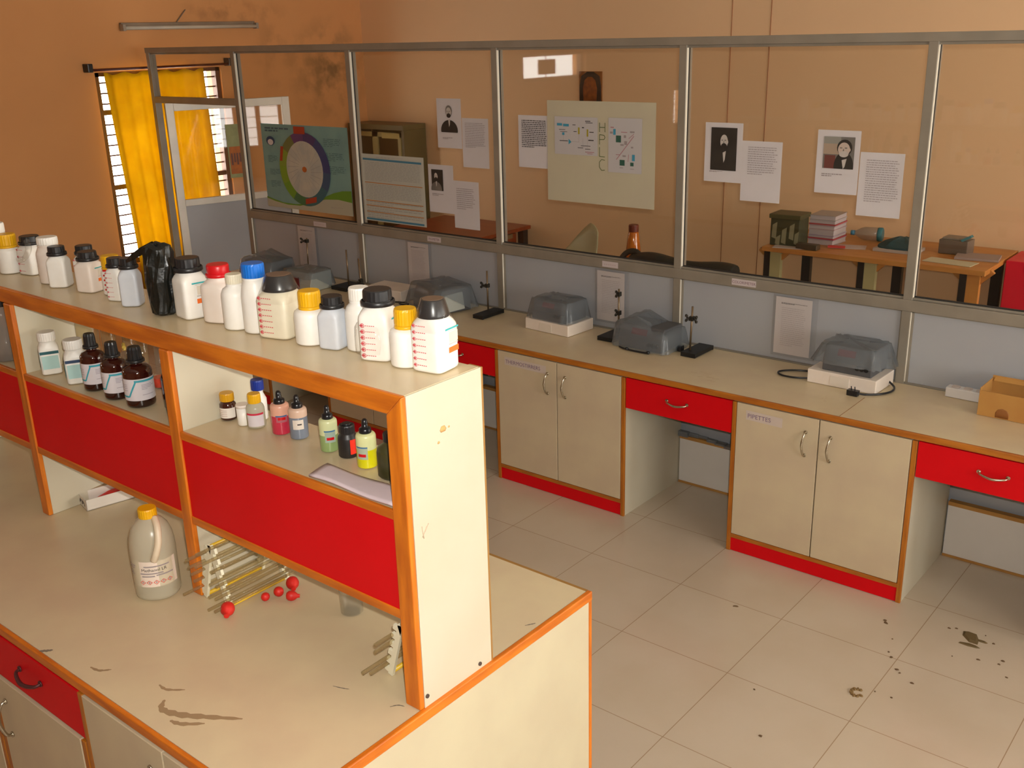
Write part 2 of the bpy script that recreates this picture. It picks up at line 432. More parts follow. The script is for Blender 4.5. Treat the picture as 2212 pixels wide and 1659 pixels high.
# ------------------------------------------------------------------ glazed partition
P = 4.436
PD = P+.055
part = bpy.data.objects.new('wall_partition', None); COL.objects.link(part); part['kind'] = 'structure'; part.location = (-2, P, 0)
def pl(name, bm, m, bev=.002):
    o = obj(name, bm, m, part, bev); o.matrix_parent_inverse = Matrix.Translation(part.location).inverted(); return o
posts = [-7.05, -6.037, -4.891, -3.724, -2.556, -1.405, -.25, .91, 2.07]
ZT0, ZT1, ZS0, ZS1 = 2.211, 2.247, 1.092, 1.143
for x in posts:
    bm = BM(); box(bm, x-.04, x, P, PD, 0, ZT1-.004); pl('post', bm, ALUL if False else ALU)
bm = BM(); box(bm, -7.094, XR, P-.004, PD, ZT0, ZT1); box(bm, -7.094, XR, P+.01, PD-.01, ZT0-.012, ZT0); pl('top_rail', bm, ALU)
bm = BM()
box(bm, posts[1], XR, P-.003, PD, ZS0, ZS1); box(bm, posts[1], XR, P+.008, PD-.012, ZS1, ZS1+.010)
pl('sill_rail', bm, ALU)
bm = BM(); box(bm, posts[0], posts[1]-.04, P, PD, 1.857, 1.902); pl('door_lintel', bm, ALU)
bm = BM(); box(bm, posts[1], XR, P+.002, PD-.002, .745, .765); box(bm, posts[1], XR, P+.002, PD-.002, 0, .05); pl('bottom_rail', bm, ALU)
for i in range(1, len(posts)):
    a = posts[i]; b = posts[i+1]-.04 if i+1 < len(posts) else XR
    bm = BM(); box(bm, a, b, P+.026, P+.031, ZS1, ZT0); pl('glass_pane', bm, GLASS, 0)
    bm = BM()
    for (u0, u1, v0, v1) in ((a, a+.005, ZS1, ZT0), (b-.005, b, ZS1, ZT0), (a, b, ZT0-.008, ZT0), (a, b, ZS1+.010, ZS1+.016)):
        box(bm, u0, u1, P+.018, P+.026, v0, v1)
    pl('gasket', bm, GASKET, 0)
    bm = BM(); box(bm, a+.0002, a+.0022, P+.002, P+.019, ZS1+.012, ZT0-.012); box(bm, a+.0002, a+.0022, P+.002, P+.016, .77, ZS0-.004); pl('lit_side_strip', bm, mat('pale_lit_side', (.84, .78, .66), .4, var=.05), 0)  # pale strip painting in the lit right side of each post
    bm = BM(); box(bm, a, b, P+.018, P+.03, .03, ZS0); pl('grey_board', bm, GREYP, 0)
    bm = BM()
    for (u0, u1, v0, v1) in ((a, a+.012, .765, ZS0), (b-.006, b, .765, ZS0), (a, b, ZS0-.006, ZS0)):
        box(bm, u0, u1, P+.010, P+.018, v0, v1)
    pl('board_bead', bm, ALU, 0)
bm = BM(); box(bm, posts[0], posts[1]-.04, P+.026, P+.031, 1.902, ZT0); pl('glass_pane', bm, GLASS, 0)

# open door leaf, swung into the inner room
hx, hy = -7.035, 4.50
ex, ey = -6.737, 5.428
dw = math.hypot(ex-hx, ey-hy)
door = bpy.data.objects.new('door_1', None); COL.objects.link(door); door['kind'] = 'structure'
door.location = (hx, hy, .01); door.rotation_euler = (0, 0, math.atan2(ey-hy, ex-hx))
bm = BM()
for (u0, u1, v0, v1) in ((0, .06, 0, 1.84), (dw-.06, dw, 0, 1.84), (.06, dw-.06, 1.78, 1.84), (.06, dw-.06, 1.065, 1.115), (.06, dw-.06, 0, .1)):
    box(bm, u0, u1, -.018, .018, v0, v1)
obj('door_frame', bm, ALUL, door, .002)
bm = BM(); box(bm, .06, dw-.06, -.003, .003, 1.115, 1.78); obj('door_glass', bm, GLASS, door)
bm = BM(); box(bm, .06, dw-.06, -.006, .006, .1, 1.065); obj('door_board', bm, GREYP, door)
bm = BM(); box(bm, dw-.045, dw-.015, -.035, -.018, .98, 1.12); tube(bm, [(dw-.03, -.035, 1.0), (dw-.03, -.06, 1.02), (dw-.03, -.06, 1.08), (dw-.03, -.035, 1.10)], .006)
obj('door_handle', bm, BLACK, door)

# ------------------------------------------------------------------ window curtain, rod, tube light
CURT = mat_cloth('yellow_curtain_cloth', (.68, .475, .02), .45)
def curtain(name, label, x, y0, y1, ztop, zbot, ph, m=CURT, waves=7):
    bm = BM(); nu, nv = 70, 40; g = []
    for j in range(nv+1):
        v = j/nv; z = ztop-(ztop-zbot)*v; row = []
        for i in range(nu+1):
            u = i/nu; amp = .010+.018*v
            dx = amp*math.sin(u*waves*2*PI+ph+.5*math.sin(3*v))+.006*math.sin(u*31+ph*2)
            sag = -.020*(math.sin(u*PI*5)**2)*max(0, 1-v*8)
            yy = y0+(y1-y0)*u + .05*v*(1-u) + .03*v*math.sin(ph+2*v)
            row.append(bm.verts.new((x+dx, yy, z+sag)))
        g.append(row)
    for j in range(nv):
        for i in range(nu):
            fc = bm.faces.new((g[j][i], g[j][i+1], g[j+1][i+1], g[j+1][i])); fc.smooth = True
    o = obj(name, bm, m); s = o.modifiers.new('s', 'SOLIDIFY'); s.thickness = .0015
    return tag(o, label, 'curtain')
curtain('curtain', 'yellow curtain hanging in front of the bright barred window', -7.195, 4.135, 4.985, 2.085, .45, .4)
bm = BM(); cyl(bm, (-7.195, 4.03, 2.105), (-7.195, 5.24, 2.105), .009)
rod = thing('curtain_rod', 'dark red curtain rod above the yellow curtain', 'curtain rod', (-7.25, 4.64, 2.105))
o = obj('rod', bm, mat('dark_red_rod', (.09, .012, .006), .4), rod); o.matrix_parent_inverse = Matrix.Translation((-7.25, 4.64, 2.105)).inverted()
for s in (-1, 1):
    bm = BM(); box(bm, 0, .075, s*.605-.02, s*.605+.02, -.015, .045); obj('bracket', bm, BLACK, rod, .005)
# tube light
tl = thing('tube_light', 'unlit fluorescent tube light on the orange wall above the curtained window', 'lamp', (-7.25, 4.95, 2.395))
bm = BM(); box(bm, 0, .03, -.60, .60, -.012, .03); obj('batten', bm, mat('batten_grey', (.30, .22, .15), .6, var=.2), tl, .003)
bm = BM(); cyl(bm, (.052, -.585, -.008), (.052, .585, -.008), .014, seg=16); obj('glass_tube', bm, mat('tube_white', (.62, .56, .46), .35, var=.1), tl)
for s in (-1, 1):
    bm = BM(); box(bm, .02, .068, s*.597-.012, s*.597+.012, -.028, .018); obj('tube_holder', bm, mat('holder_grey', (.34, .28, .22), .5), tl, .003)
bm = BM(); tube(bm, [(.012, -.12, .03), (.012, -.09, .06), (.012, -.03, .12)], .004); obj('wire', bm, MARK, tl)

# ------------------------------------------------------------------ wall bench: worktop, cabinets, drawers
F = 3.878
ZW = .76
WXL, WXR = -5.99, XR-.02
wt = thing('worktop', 'long beige laminate worktop along the glazed partition', 'worktop', (-2, F, .73))
def rel(o, t): o.matrix_parent_inverse = Matrix.Translation(t.location).inverted(); return o
bm = BM(); box(bm, WXL, WXR, F+.008, P-.002, .732, ZW); rel(obj('top_board', bm, TOPL, wt), wt)
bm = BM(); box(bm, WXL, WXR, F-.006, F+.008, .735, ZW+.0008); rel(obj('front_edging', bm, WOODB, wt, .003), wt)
bm = BM(); box(bm, -1.4755, -1.4735, F+.009, 4.16, ZW, ZW+.0005); rel(obj('seam_line', bm, CARDD, wt), wt)
for (x, y, w) in ((-2.26, 4.04, .16), (-2.20, 4.00, .10), (-1.62, 4.04, .03)):
    bm = BM()
    for k in range(5):
        a = x+w*k/5; yy = y+.03*math.sin(k*1.3); quad(bm, [(a, yy, ZW+.0006), (a+w/5, yy+.01, ZW+.0006), (a+w/5, yy+.015, ZW+.0006), (a, yy+.006, ZW+.0006)])
    rel(obj('stain', bm, mat('faint_stain', (.58, .44, .27), .5), wt), wt)

def handle(parent, x, z, vertical=True, yf=0, L=.105, m=None):
    bm = BM(); h = L/2
    if vertical: pts = [(x, yf, z-h), (x, yf-.016, z-h*.85), (x-.004, yf-.027, z), (x, yf-.016, z+h*.85), (x, yf, z+h)]
    else: pts = [(x-h, yf, z+.006), (x-h*.85, yf-.016, z+.003), (x, yf-.026, z-.004), (x+h*.85, yf-.016, z+.001), (x+h, yf, z+.006)]
    tube(bm, pts, lambda t: .0055-.002*abs(t-.5)*2, seg=8)
    for p in (pts[0], pts[-1]): cyl(bm, p, (p[0], p[1]-.004, p[2]), .008, seg=10)
    return obj('handle', bm, m or CHROME, parent)

def cabinet(name, label, x0, x1, yf, yb, ztop, text=None, doors=2, group=None, base=.088, dmat=DOORL):
    w = x1-x0
    t = thing(name, label, 'cabinet', (x0, yf, 0), 0, group)
    D = yb-yf
    bm = BM(); box(bm, .002, .018, .012, D, 0, ztop); box(bm, w-.018, w-.002, .012, D, 0, ztop)
    box(bm, .018, w-.018, D-.012, D, 0, ztop); box(bm, .018, w-.018, .025, D-.012, base-.02, base); box(bm, .018, w-.018, .025, D-.012, ztop-.015, ztop-.002)
    obj('carcass', bm, CREAM, t)
    for s in (0, 1):
        bm = BM(); u = 0 if s == 0 else w-.020
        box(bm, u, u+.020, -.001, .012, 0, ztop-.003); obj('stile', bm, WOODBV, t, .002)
    bm = BM(); box(bm, .020, w-.020, .004, .014, .002, base-.020); obj('plinth', bm, RED, t)
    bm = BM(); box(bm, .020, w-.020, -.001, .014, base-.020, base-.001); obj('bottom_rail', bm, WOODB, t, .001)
    dwid = (w-.040)/doors
    for k in range(doors):
        a = .020+k*dwid+.0025; b = .020+(k+1)*dwid-.0028
        d_ = bpy.data.objects.new('door', None); COL.objects.link(d_); d_.parent = t; d_.location = (a, 0, base+.002)
        bm = BM(); box(bm, 0, b-a, -.002, .014, 0, ztop-base-.005); obj('door_board', bm, dmat, d_, .0015)
        hxx = (b-a)-.055 if k == 0 else .05
        if doors == 1: hxx = .05
        handle(d_, hxx, ztop-base-.125, True, -.002)
        if text and k == 0:
            bm = BM(); quad(bm, [(.045, -.0026, ztop-base-.075), (.045+text[1], -.0026, ztop-base-.078), (.045+text[1], -.0026, ztop-base-.035), (.045, -.0026, ztop-base-.032)])
            obj('paper_label', bm, mat('door_label_paper', (.60, .50, .44), .7), d_)
            txt('lettering', text[0], .028, mat('violet_ink', (.20, .13, .22), .8), d_, face_front(.052, -.0032, ztop-base-.065))
    return t
def drawer_unit(name, label, x0, x1, yf, ztop, z0, group=None, depth=.42, hm=None):
    w = x1-x0
    t = thing(name, label, 'drawer', (x0, yf, z0), 0, group)
    bm = BM(); box(bm, 0, w, .003, .02, 0, ztop-z0-.004); obj('drawer_front', bm, RED, t, .002)
    bm = BM(); box(bm, .012, w-.012, .02, depth, .012, .024); box(bm, .012, .022, .02, depth, .024, ztop-z0-.03); box(bm, w-.022, w-.012, .02, depth, .024, ztop-z0-.03)
    box(bm, .022, w-.022, depth-.01, depth, .024, ztop-z0-.03); obj('drawer_box', bm, CAVITY, t)
    handle(t, w*.5, (ztop-z0)*.5, False, .003, m=hm)
    return t
g1 = 'cabinets under the partition worktop'; g2 = 'red drawers under the partition worktop'
per = 1.372
names = {0: ('two-door cabinet lettered THERMOSTIRRERS below the worktop', ('THERMOSTIRRERS', .27)), 1: ('two-door cabinet lettered PIPETTES below the worktop', ('PIPETTES', .17)),
         -1: ('two-door cabinet below the worktop, seen past the brown jar through the open shelf', None), -2: ('two-door cabinet under the far left end of the worktop beside the doorway', None),
         2: ('two-door cabinet below the worktop under the cardboard box, past the right drawer', None)}
dl = {0: 'red drawer between the two lettered cabinets', 1: 'red drawer at right edge beside the PIPETTES cabinet', -1: 'red drawer just left of the THERMOSTIRRERS cabinet',
      -2: 'red drawer under the far end of the worktop, glimpsed through the shelf'}
for k in (-2, -1, 0, 1, 2):
    a = -3.325+per*k if k != 2 else -.573
    lab, tx = names[k]
    cabinet('cabinet', lab, max(a, WXL), a+.808 if k != 1 else -1.150, F, P-.012, .732, tx, group=g1)
    if k in dl:
        b = a+.808 if k != 1 else -1.150
        nx = -3.325+per*(k+1) if k != 1 else -.573
        drawer_unit('drawer', dl[k], b+.003, nx-.003, F, .732, .576, g2)
# low kick boards across the kneeholes
for i, (a, b) in enumerate([(-5.26, -4.70), (-3.888, -3.33), (-2.513, -1.957), (-1.145, -.577)]):
    bm = BM(); box(bm, a, b, P-.03, P-.002, 0, .25, 0); box(bm, a, b, P-.034, P, .25, .268, 1); box(bm, a, b, P-.036, P-.03, 0, .010, 1)
    struct('trim_%d' % (i+3), bm, [mat('kneehole_white', (.76, .72, .68), .5, var=.04), CARD])
bm = BM()
for k in range(9): box(bm, -2.508+k*.055, -2.453+k*.055, P-.06+.02*math.sin(k), P-.035, .272+.004*k % .01, .30-.003*k)
o = tag(obj('folded_cover', bm, COVER), 'grey plastic sheet lying on the ledge of the kneehole', 'plastic sheet')

# ------------------------------------------------------------------ island bench
ZB = .89
BX1, BX0 = -1.364, -4.6
BY0, BY1 = .909, 1.956
ib = thing('island_worktop', 'beige laminate top of the island bench with scuff marks', 'worktop', (-2.5, 1.4, .865))
bm = BM(); box(bm, BX0, BX1-.014, BY0+.012, BY1-.010, .862, ZB); rel(obj('top_board', bm, TOPL, ib), ib)
bm = BM()
box(bm, BX0, BX1, BY0, BY0+.012, .866, ZB+.0008); rel(obj('side_edging', bm, WOOD, ib, .003), ib)
bm = BM(); box(bm, BX0, BX1-.014, BY1-.010, BY1-.001, .866, ZB+.0004); rel(obj('back_edging', bm, mat('brown_back_edging', (.34, .17, .04), .5), ib), ib)
bm = BM(); box(bm, BX1-.014, BX1, BY0, BY1, .864, ZB+.001); rel(obj('end_edging', bm, mat('orange_wood_edging_end', (.72, .20, .010), .42, rgb2=(.5, .115, .006), scale=5, stretch=(9, 1.2, 9), detail=5), ib, .003), ib)
def smear(bm, pts, w):
    P_ = [Vector((x, y, 0)) for x, y in pts]; Q = []
    for i in range(len(P_)-1):
        a, b, c, d = P_[max(i-1, 0)], P_[i], P_[i+1], P_[min(i+2, len(P_)-1)]
        for k in range(6):
            t = k/6; Q.append(.5*((2*b)+(c-a)*t+(2*a-5*b+4*c-d)*t*t+(3*b-a-3*c+d)*t**3))
    Q.append(P_[-1]); L, Rr = [], []; n = len(Q)
    for i, q in enumerate(Q):
        d = (Q[min(i+1, n-1)]-Q[max(i-1, 0)]).normalized(); nn = Vector((-d.y, d.x, 0))
        ww = w*(math.sin(PI*(i+.4)/n)**.6)*(1+.25*math.sin(i*2.1))
        L.append(bm.verts.new(q+nn*ww+Vector((0, 0, ZB+.0006)))); Rr.append(bm.verts.new(q-nn*ww+Vector((0, 0, ZB+.0006))))
    for i in range(n-1): bm.faces.new((L[i], Rr[i], Rr[i+1], L[i+1]))
for pts, w, m in (([(-1.865, .995), (-1.84, .972), (-1.79, .985), (-1.73, 1.02), (-1.667, 1.06)], .009, SCUFF),
                  ([(-1.925, 1.02), (-1.895, 1.02), (-1.86, 1.045)], .004, SCUFF), ([(-2.12, .96), (-2.09, .965), (-2.07, .985)], .004, SCUFF),
                  ([(-2.285, .920), (-2.272, .930), (-2.262, .942)], .005, MARK), ([(-1.60, 1.26), (-1.575, 1.268), (-1.56, 1.275)], .0015, MARK),
                  ([(-1.79, .96), (-1.76, .968), (-1.72, 1.0)], .006, SCUFF), ([(-1.44, 1.285), (-1.43, 1.30), (-1.415, 1.306)], .0018, MARK),
                  ([(-1.405, 1.72), (-1.395, 1.735), (-1.39, 1.745)], .002, MARK)):
    bm = BM(); smear(bm, pts, w); rel(obj('stain', bm, m, ib), ib)
# end panel and under-bench units
ep = thing('end_panel', 'cream laminate end panel of the island bench with orange edge strip', 'panel', (BX1, 1.4, 0))
bm = BM(); box(bm, BX1-.03, BX1-.004, BY0+.012, BY1-.012, 0, .864); rel(obj('panel_board', bm, mat('end_panel_laminate', (.60, .53, .36), .42, rgb2=(.565, .49, .335), scale=6), ep), ep)
bm = BM(); box(bm, BX1-.03, BX1-.001, BY1-.012, BY1-.001, 0, .864); rel(obj('edge_strip', bm, WOODV, ep, .002), ep)
cabinet('cabinet', 'cabinet under the near right end of the island bench', -2.10, -1.396, BY0, 1.40, .862, None, 2, 'cabinets under the island bench', .088, DOORL)
cabinet('cabinet', 'single-door cabinet below the dark red drawer of the island bench', -2.60, -2.106, BY0, 1.40, .716, None, 1, 'cabinets under the island bench', .088, DOORL)
drawer_unit('drawer', 'dark red drawer in the island bench at lower left', -2.592, -2.106, BY0, .860, .720, None, hm=mat('dull_handle', (.10, .03, .03), .5, metal=.4))
cabinet('cabinet', 'cabinet under the island bench beyond its red drawer', -3.4, -2.606, BY0, 1.40, .862, None, 2, 'cabinets under the island bench')
bm = BM(); box(bm, -4.55, -1.396, 1.44, 1.46, 0, .862); struct('trim_8', bm, CREAM)

# ------------------------------------------------------------------ reagent shelf on the island
S0, S1 = 1.317, 1.555
ZS, XE = 1.62, -1.374
sh = thing('reagent_shelf', 'orange-edged reagent shelf unit with red fascia standing on the island bench', 'shelf', (-2.6, S0, ZB))
def shp(name, bm, m, bev=0): return rel(obj(name, bm, m, sh, bev), sh)
ups = [(-1.419, -1.374), (-2.222, -2.182), (-3.030, -2.990), (-3.840, -3.80)]
XS0 = -3.84
bm = BM(); box(bm, XS0, XE-.004, S0+.012, S1-.004, 1.583, ZS); shp('top_board', bm, TOPL)
bm = BM(); vs = box(bm, XS0, XE, S0, S0+.012, 1.575, ZS+.001)
for v in vs:
    if v.co.z < 1.6 and v.co.x > -2: v.co.x = XE-.045
shp('top_edging', bm, WOOD, .003)
for i, (a, b) in enumerate(ups):
    bm = BM(); box(bm, a if i else a+.01, b-.002 if i else b, S0+.012, S1, ZB+.001, 1.583 if i else ZS-.001)
    shp('end_panel' if i == 0 else 'divider', bm, CREAM)
    bm = BM(); vs = box(bm, a, b, S0-.003, S0+.012, ZB+.001, ZS if i == 0 else 1.575)
    if i == 0:
        for v in vs:
            if v.co.z > 1.5 and v.co.x < -1.4: v.co.z = 1.575
    shp('upright_edging', bm, WOODV, .003)
    if i == 0:
        bm = BM(); box(bm, a+.01, b+.0006, S1, S1+.005, ZB+.001, ZS-.001); shp('back_edging', bm, mat('brown_back_edging', (.34, .17, .04), .5))
for i in range(3):
    a, b = ups[i+1][1], ups[i][0]
    bm = BM(); box(bm, a, b, S0+.010, S1-.004, 1.342, 1.36); shp('shelf_board', bm, TOPL)
    bm = BM(); box(bm, a, b, S0, S0+.010, 1.340, 1.361); shp('shelf_edging', bm, WOOD, .002)
    bm = BM(); box(bm, a, b, S0+.003, S0+.014, 1.126, 1.340); shp('red_fascia', bm, RED)
    bm = BM(); box(bm, a, b, S0, S0+.03, 1.104, 1.126); shp('bottom_rail', bm, WOOD, .002)
    bm = BM(); box(bm, a, b, S1-.015, S1-.004, 1.104, 1.342); box(bm, a, b, S0+.03, S1-.015, 1.104, 1.115); shp('back_board', bm, CREAM)
for (y, z) in ((1.513, .905), (1.337, .918)):
    bm = BM(); cyl(bm, (XE-.001, y, z), (XE+.003, y, z), .005, seg=10); shp('screw', bm, mat('dark_screw', (.10, .07, .06), .5, metal=.5))
bm = BM()
for (y, z, w) in ((1.43, 1.512, .010), (1.448, 1.516, .003), (1.415, 1.49, .004)):
    loft(bm, [(.0005, w*.7, 0), (.0005, w, w*.5), (.0005, w*.5, w*1.3)], seg=10, off=(XE+.0004, y, z))
shp('chip', bm, mat('chip_wood', (.62, .36, .13), .7))
bm = BM()
for (a, b) in (((1.352, 1.30), (1.366, 1.32)), ((1.356, 1.296), (1.352, 1.325)), ((1.36, 1.31), (1.372, 1.325))):
    cyl(bm, (XE+.0004, a[0], a[1]), (XE+.0004, b[0], b[1]), .001, seg=5)
shp('scribble', bm, mat('pencil_mark', (.55, .42, .30), .7))

# ------------------------------------------------------------------ bottles
def cap_flange(bm, r, z0, z1):
    """wide mouth screw cap: broad band below, narrower fluted top"""
    h = z1-z0
    loft(bm, [(r*.96, z0), (r, z0+h*.04), (r, z0+h*.30), (r*.94, z0+h*.34)], seg=32, cap1=False)
    n = 40; R = []
    for (q, z) in ((.86, z0+h*.34), (.84, z0+h*.94), (.79, z0+h)):
        R.append([bm.verts.new(((q-.02*(k % 2))*r*math.cos(2*PI*k/n), (q-.02*(k % 2))*r*math.sin(2*PI*k/n), z)) for k in range(n)])
    for A, B in zip(R, R[1:]):
        for k in range(n): bm.faces.new((A[k], A[(k+1) % n], B[(k+1) % n], B[k]))
    bm.faces.new(R[-1])
def cap_plain(bm, r, z0, z1, ribs=0):
    h = z1-z0; n = 48; R = []
    for (q, z) in ((.97, z0), (1, z0+h*.06), (1, z0+h*.86), (.93, z1)):
        R.append([bm.verts.new(((q-(.025 if (ribs and k % 2 and .05 < (z-z0)/h < .9) else 0))*r*math.cos(2*PI*k/n), (q-(.025 if (ribs and k % 2 and .05 < (z-z0)/h < .9) else 0))*r*math.sin(2*PI*k/n), z)) for k in range(n)])
    for A, B in zip(R, R[1:]):
        for k in range(n): f = bm.faces.new((A[k], A[(k+1) % n], B[(k+1) % n], B[k])); f.smooth = not ribs
    bm.faces.new(R[-1]); bm.faces.new(R[0][::-1])

TOPG = 'reagent bottles along the top of the shelf'
def marks(parent, a, h, n=7, big=1, zlo=.10, zhi=.66, m=REDINK):
    """printed ladder of arrow marks with dashes on the face towards -y"""
    bm = BM(); y = -a-.0007
    for k in range(n):
        z = h*(zlo+(zhi-zlo)*k/(n-1)); x = -a*.62; s = a*.11*big
        for q in range(10):
            t0, t1 = 2*PI*q/10, 2*PI*(q+1)/10
            quad(bm, [(x+s*math.cos(t0), y, z+s*math.sin(t0)), (x+s*math.cos(t1), y, z+s*math.sin(t1)), (x+s*.72*math.cos(t1), y, z+s*.72*math.sin(t1)), (x+s*.72*math.cos(t0), y, z+s*.72*math.sin(t0))])
        quad(bm, [(x-s*1.5, y, z), (x, y, z-s*.6), (x+s*.5, y, z), (x, y, z+s*.6)])
        for q in range(5):
            xx = x+s*1.3+q*a*.13; quad(bm, [(xx, y, z-a*.015), (xx+a*.085, y, z-a*.015), (xx+a*.085, y, z+a*.03), (xx, y, z+a*.03)])
    return obj('graduation_marks', bm, m, parent)
def sticker(parent, a, h, mi=0, z0=.30, z1=.60):
    """label on the +x face: teal rule, pale text block, orange hazard box"""
    bm = BM(); x = a+.0007
    def q(y0, y1, u0, u1, k): quad(bm, [(x, y0*a, u0*h), (x, y1*a, u0*h), (x, y1*a, u1*h), (x, y0*a, u1*h)], k)
    q(-.35, .88, .585, .61, 0); q(-.1, .8, .565, .572, 2); q(.0, .8, .40, .55, 3); q(-.05, .8, .37, .39, 2)
    q(-.08, .85, .255, .335, 1)
    return obj('label', bm, [TEAL, ORANGEI, mat('faint_ink', (.55, .5, .46), .7), mat('faint_label', (.74, .66, .54), .7)], parent)

def square_jar(label, x, y, z, r, h, rot, capm=BLACKM, body=WHITEP, cap='flange', mk=0, st=False, group=TOPG, name='reagent_bottle', fat=.80):
    a = r*fat
    t = thing(name, label, 'bottle', (x, y, z), math.radians(rot), group)
    bm = BM()
    loft(bm, [(a*.90, a*.90, 0, 5), (a*.985, a*.985, h*.018, 6), (a, a, h*.05, 7), (a, a, h*.60, 7), (a*.985, a*.985, h*.64, 6), (a*.93, a*.93, h*.69, 4), (a*.84, a*.84, h*.74, 2.6), (a*.80, a*.80, h*.765, 2), (a*.80, a*.80, h*.80, 2)], seg=44)
    obj('bottle_body', bm, body, t)
    bm = BM()
    if cap == 'flange': cap_flange(bm, r*.82, h*.775, h)
    elif cap == 'taper':
        loft(bm, [(r*.70, h*.755), (r*.71, h*.76), (r*.70, h*.80), (r*.52, h*.985), (r*.49, h)], seg=36)
    else: cap_plain(bm, r*.75, h*.785, h, 1)
    obj('cap', bm, capm, t)
    if cap == 'taper':
        bm = BM(); loft(bm, [(a*1.02, a*1.02, h*.58, 7), (a*1.0, a*1.0, h*.66, 5), (r*.73, r*.73, h*.80, 2), (r*.54, r*.54, h*1.002, 2)], seg=44, cap0=False)
        obj('shrink_wrap', bm, PLASTBAG, t)
        bm = BM(); loft(bm, [(r*.485, h*1.003), (r*.44, h*1.006)], seg=36); obj('cap_dust', bm, mat('dusty_cap_top', (.17, .10, .06), .8), t)
    if mk: marks(t, a, h, mk)
    if st: sticker(t, a, h)
    return t
def round_jar(label, x, y, z, r, h, capm=YELLOW, body=WHITEP, group=TOPG, capr=.84, capz=.70, rot=0):
    t = thing('reagent_bottle', label, 'bottle', (x, y, z), math.radians(rot), group)
    bm = BM(); c = capz
    loft(bm, [(r*.90, 0), (r*.98, h*.015), (r, h*.04), (r, h*(c-.18)), (r*.985, h*(c-.13)), (r*.93, h*(c-.085)), (r*.80, h*(c-.055)), (r*capr*.93, h*(c-.04)), (r*capr*.93, h*c)], seg=36)
    obj('bottle_body', bm, body, t)
    bm = BM(); cap_plain(bm, r*capr, h*(c+.015), h, 1); obj('cap', bm, capm, t)
    bm = BM(); loft(bm, [(r*capr*1.02, h*(c-.045)), (r*capr*1.02, h*(c-.015)), (r*capr*.98, h*(c+.012))], seg=36); obj('cap_collar', bm, capm, t)
    return t
def tall_bottle(label, x, y, z, r, h, capm=WHITEP, body=WHITEP, group=TOPG, capr=.72, c=.80, sh_=.52, rot=0, sq=2, ribs=1):
    t = thing('reagent_bottle', label, 'bottle', (x, y, z), math.radians(rot), group)
    bm = BM()
    loft(bm, [(r*.90, r*.90, 0, sq), (r*.98, r*.98, h*.015, sq), (r, r, h*.04, sq), (r, r, h*sh_, sq), (r*.97, r*.97, h*(sh_+.05), sq), (r*.85, r*.85, h*(c-.10), 2), (r*capr*.95, r*capr*.95, h*(c-.045), 2),
              (r*capr*.98, r*capr*.98, h*(c-.03), 2), (r*capr*.98, r*capr*.98, h*(c-.015), 2), (r*capr*.9, r*capr*.9, h*(c-.01), 2), (r*capr*.9, r*capr*.9, h*(c+.01), 2)], seg=40)
    obj('bottle_body', bm, body, t)
    bm = BM(); cap_plain(bm, r*capr, h*c, h, ribs); obj('cap', bm, capm, t)
    return t
Z = ZS+.0015
tall_bottle('white-capped bottle at the far left end of the shelf top, cut by the frame', -3.300, 1.452, Z, .038, .144)
round_jar('white yellow-capped bottle at the far left of the shelf top', -3.212, 1.440, Z, .0335, .120, capr=.86)
b3 = square_jar('white black-capped bottle in a torn clear bag at the left end of the shelf top', -3.134, 1.475, Z, .0415, .117, 10, mk=4)
bm = BM(); tube(bm, [(.03, -.03, .108), (.045, -.04, .085), (.035, -.05, .06), (.0, -.045, .048), (-.02, -.035, .05)], lambda t: .010-.004*t, seg=7); obj('torn_bag', bm, PLASTBAG, b3)
tall_bottle('white bottle with a wide pale cap, third of the left cluster on the shelf top', -2.965, 1.447, Z, .037, .135, capr=.80, c=.84, sh_=.62, body=PINKW)
square_jar('plain white black-capped square bottle just right of the tall pale-capped one', -2.889, 1.432, Z, .034, .118, 38)
square_jar('white black-capped bottle squeezed between two black-capped square ones at left', -2.829, 1.484, Z, .034, .118, 20, mk=5)
square_jar('white black-capped square bottle with orange hazard square in the left cluster', -2.756, 1.452, Z, .0385, .114, 17, st=True, body=PINKW)
b8 = round_jar('yellow-capped bottle with bold red marks half hidden in the left cluster', -2.668, 1.470, Z, .029, .109, rot=28)
bm = BM()
for k in range(5): band(bm, .0297, .014+k*.0135, .019+k*.0135, -1.9, -.2, 10, shear=.003)
obj('graduation_marks', bm, REDC, b8)
square_jar('white black-capped bottle with faint marks left of the grey-blue one', -2.590, 1.440, Z, .0300, .117, 20, mk=6)
square_jar('grey-blue tinted black-capped square bottle on the shelf top', -2.502, 1.428, Z, .0315, .129, 38, body=BLUEW)
round_jar('yellow-capped bottle immediately left of the black polythene bag', -2.433, 1.470, Z, .032, .142, body=PINKW, capr=.78)
# bottle wrapped in black polythene
t = thing('wrapped_bottle', 'bottle tied up in a black polythene bag on the shelf top', 'bag', (-2.345, 1.424, Z))
bm = BM(); rings = []
prof = [(.026, 0), (.034, .006), (.039, .04), (.041, .09), (.040, .13), (.039, .160), (.036, .176), (.020, .183), (.004, .181)]
for (r0, z0) in prof:
    ring = []
    for k in range(30):
        a = 2*PI*k/30; rr_ = r0*(1+.07*math.sin(5*a+z0*60)+.05*math.sin(9*a-z0*90))
        ring.append(bm.verts.new((rr_*math.cos(a)*.95, rr_*math.sin(a)*.95, max(0, z0+(.004*math.sin(3*a) if z0 > .1 else 0)))))
    rings.append(ring)
for A, B in zip(rings, rings[1:]):
    for k in range(30): bm.faces.new((A[k], A[(k+1) % 30], B[(k+1) % 30], B[k]))
bm.faces.new(rings[0][::-1]); bm.faces.new(rings[-1]); obj('bag_body', bm, BAGB, t)
bm = BM(); P3 = [(-.012, -.004, .176), (-.045, -.02, .162), (-.075, -.03, .145), (-.105, -.03, .130)]
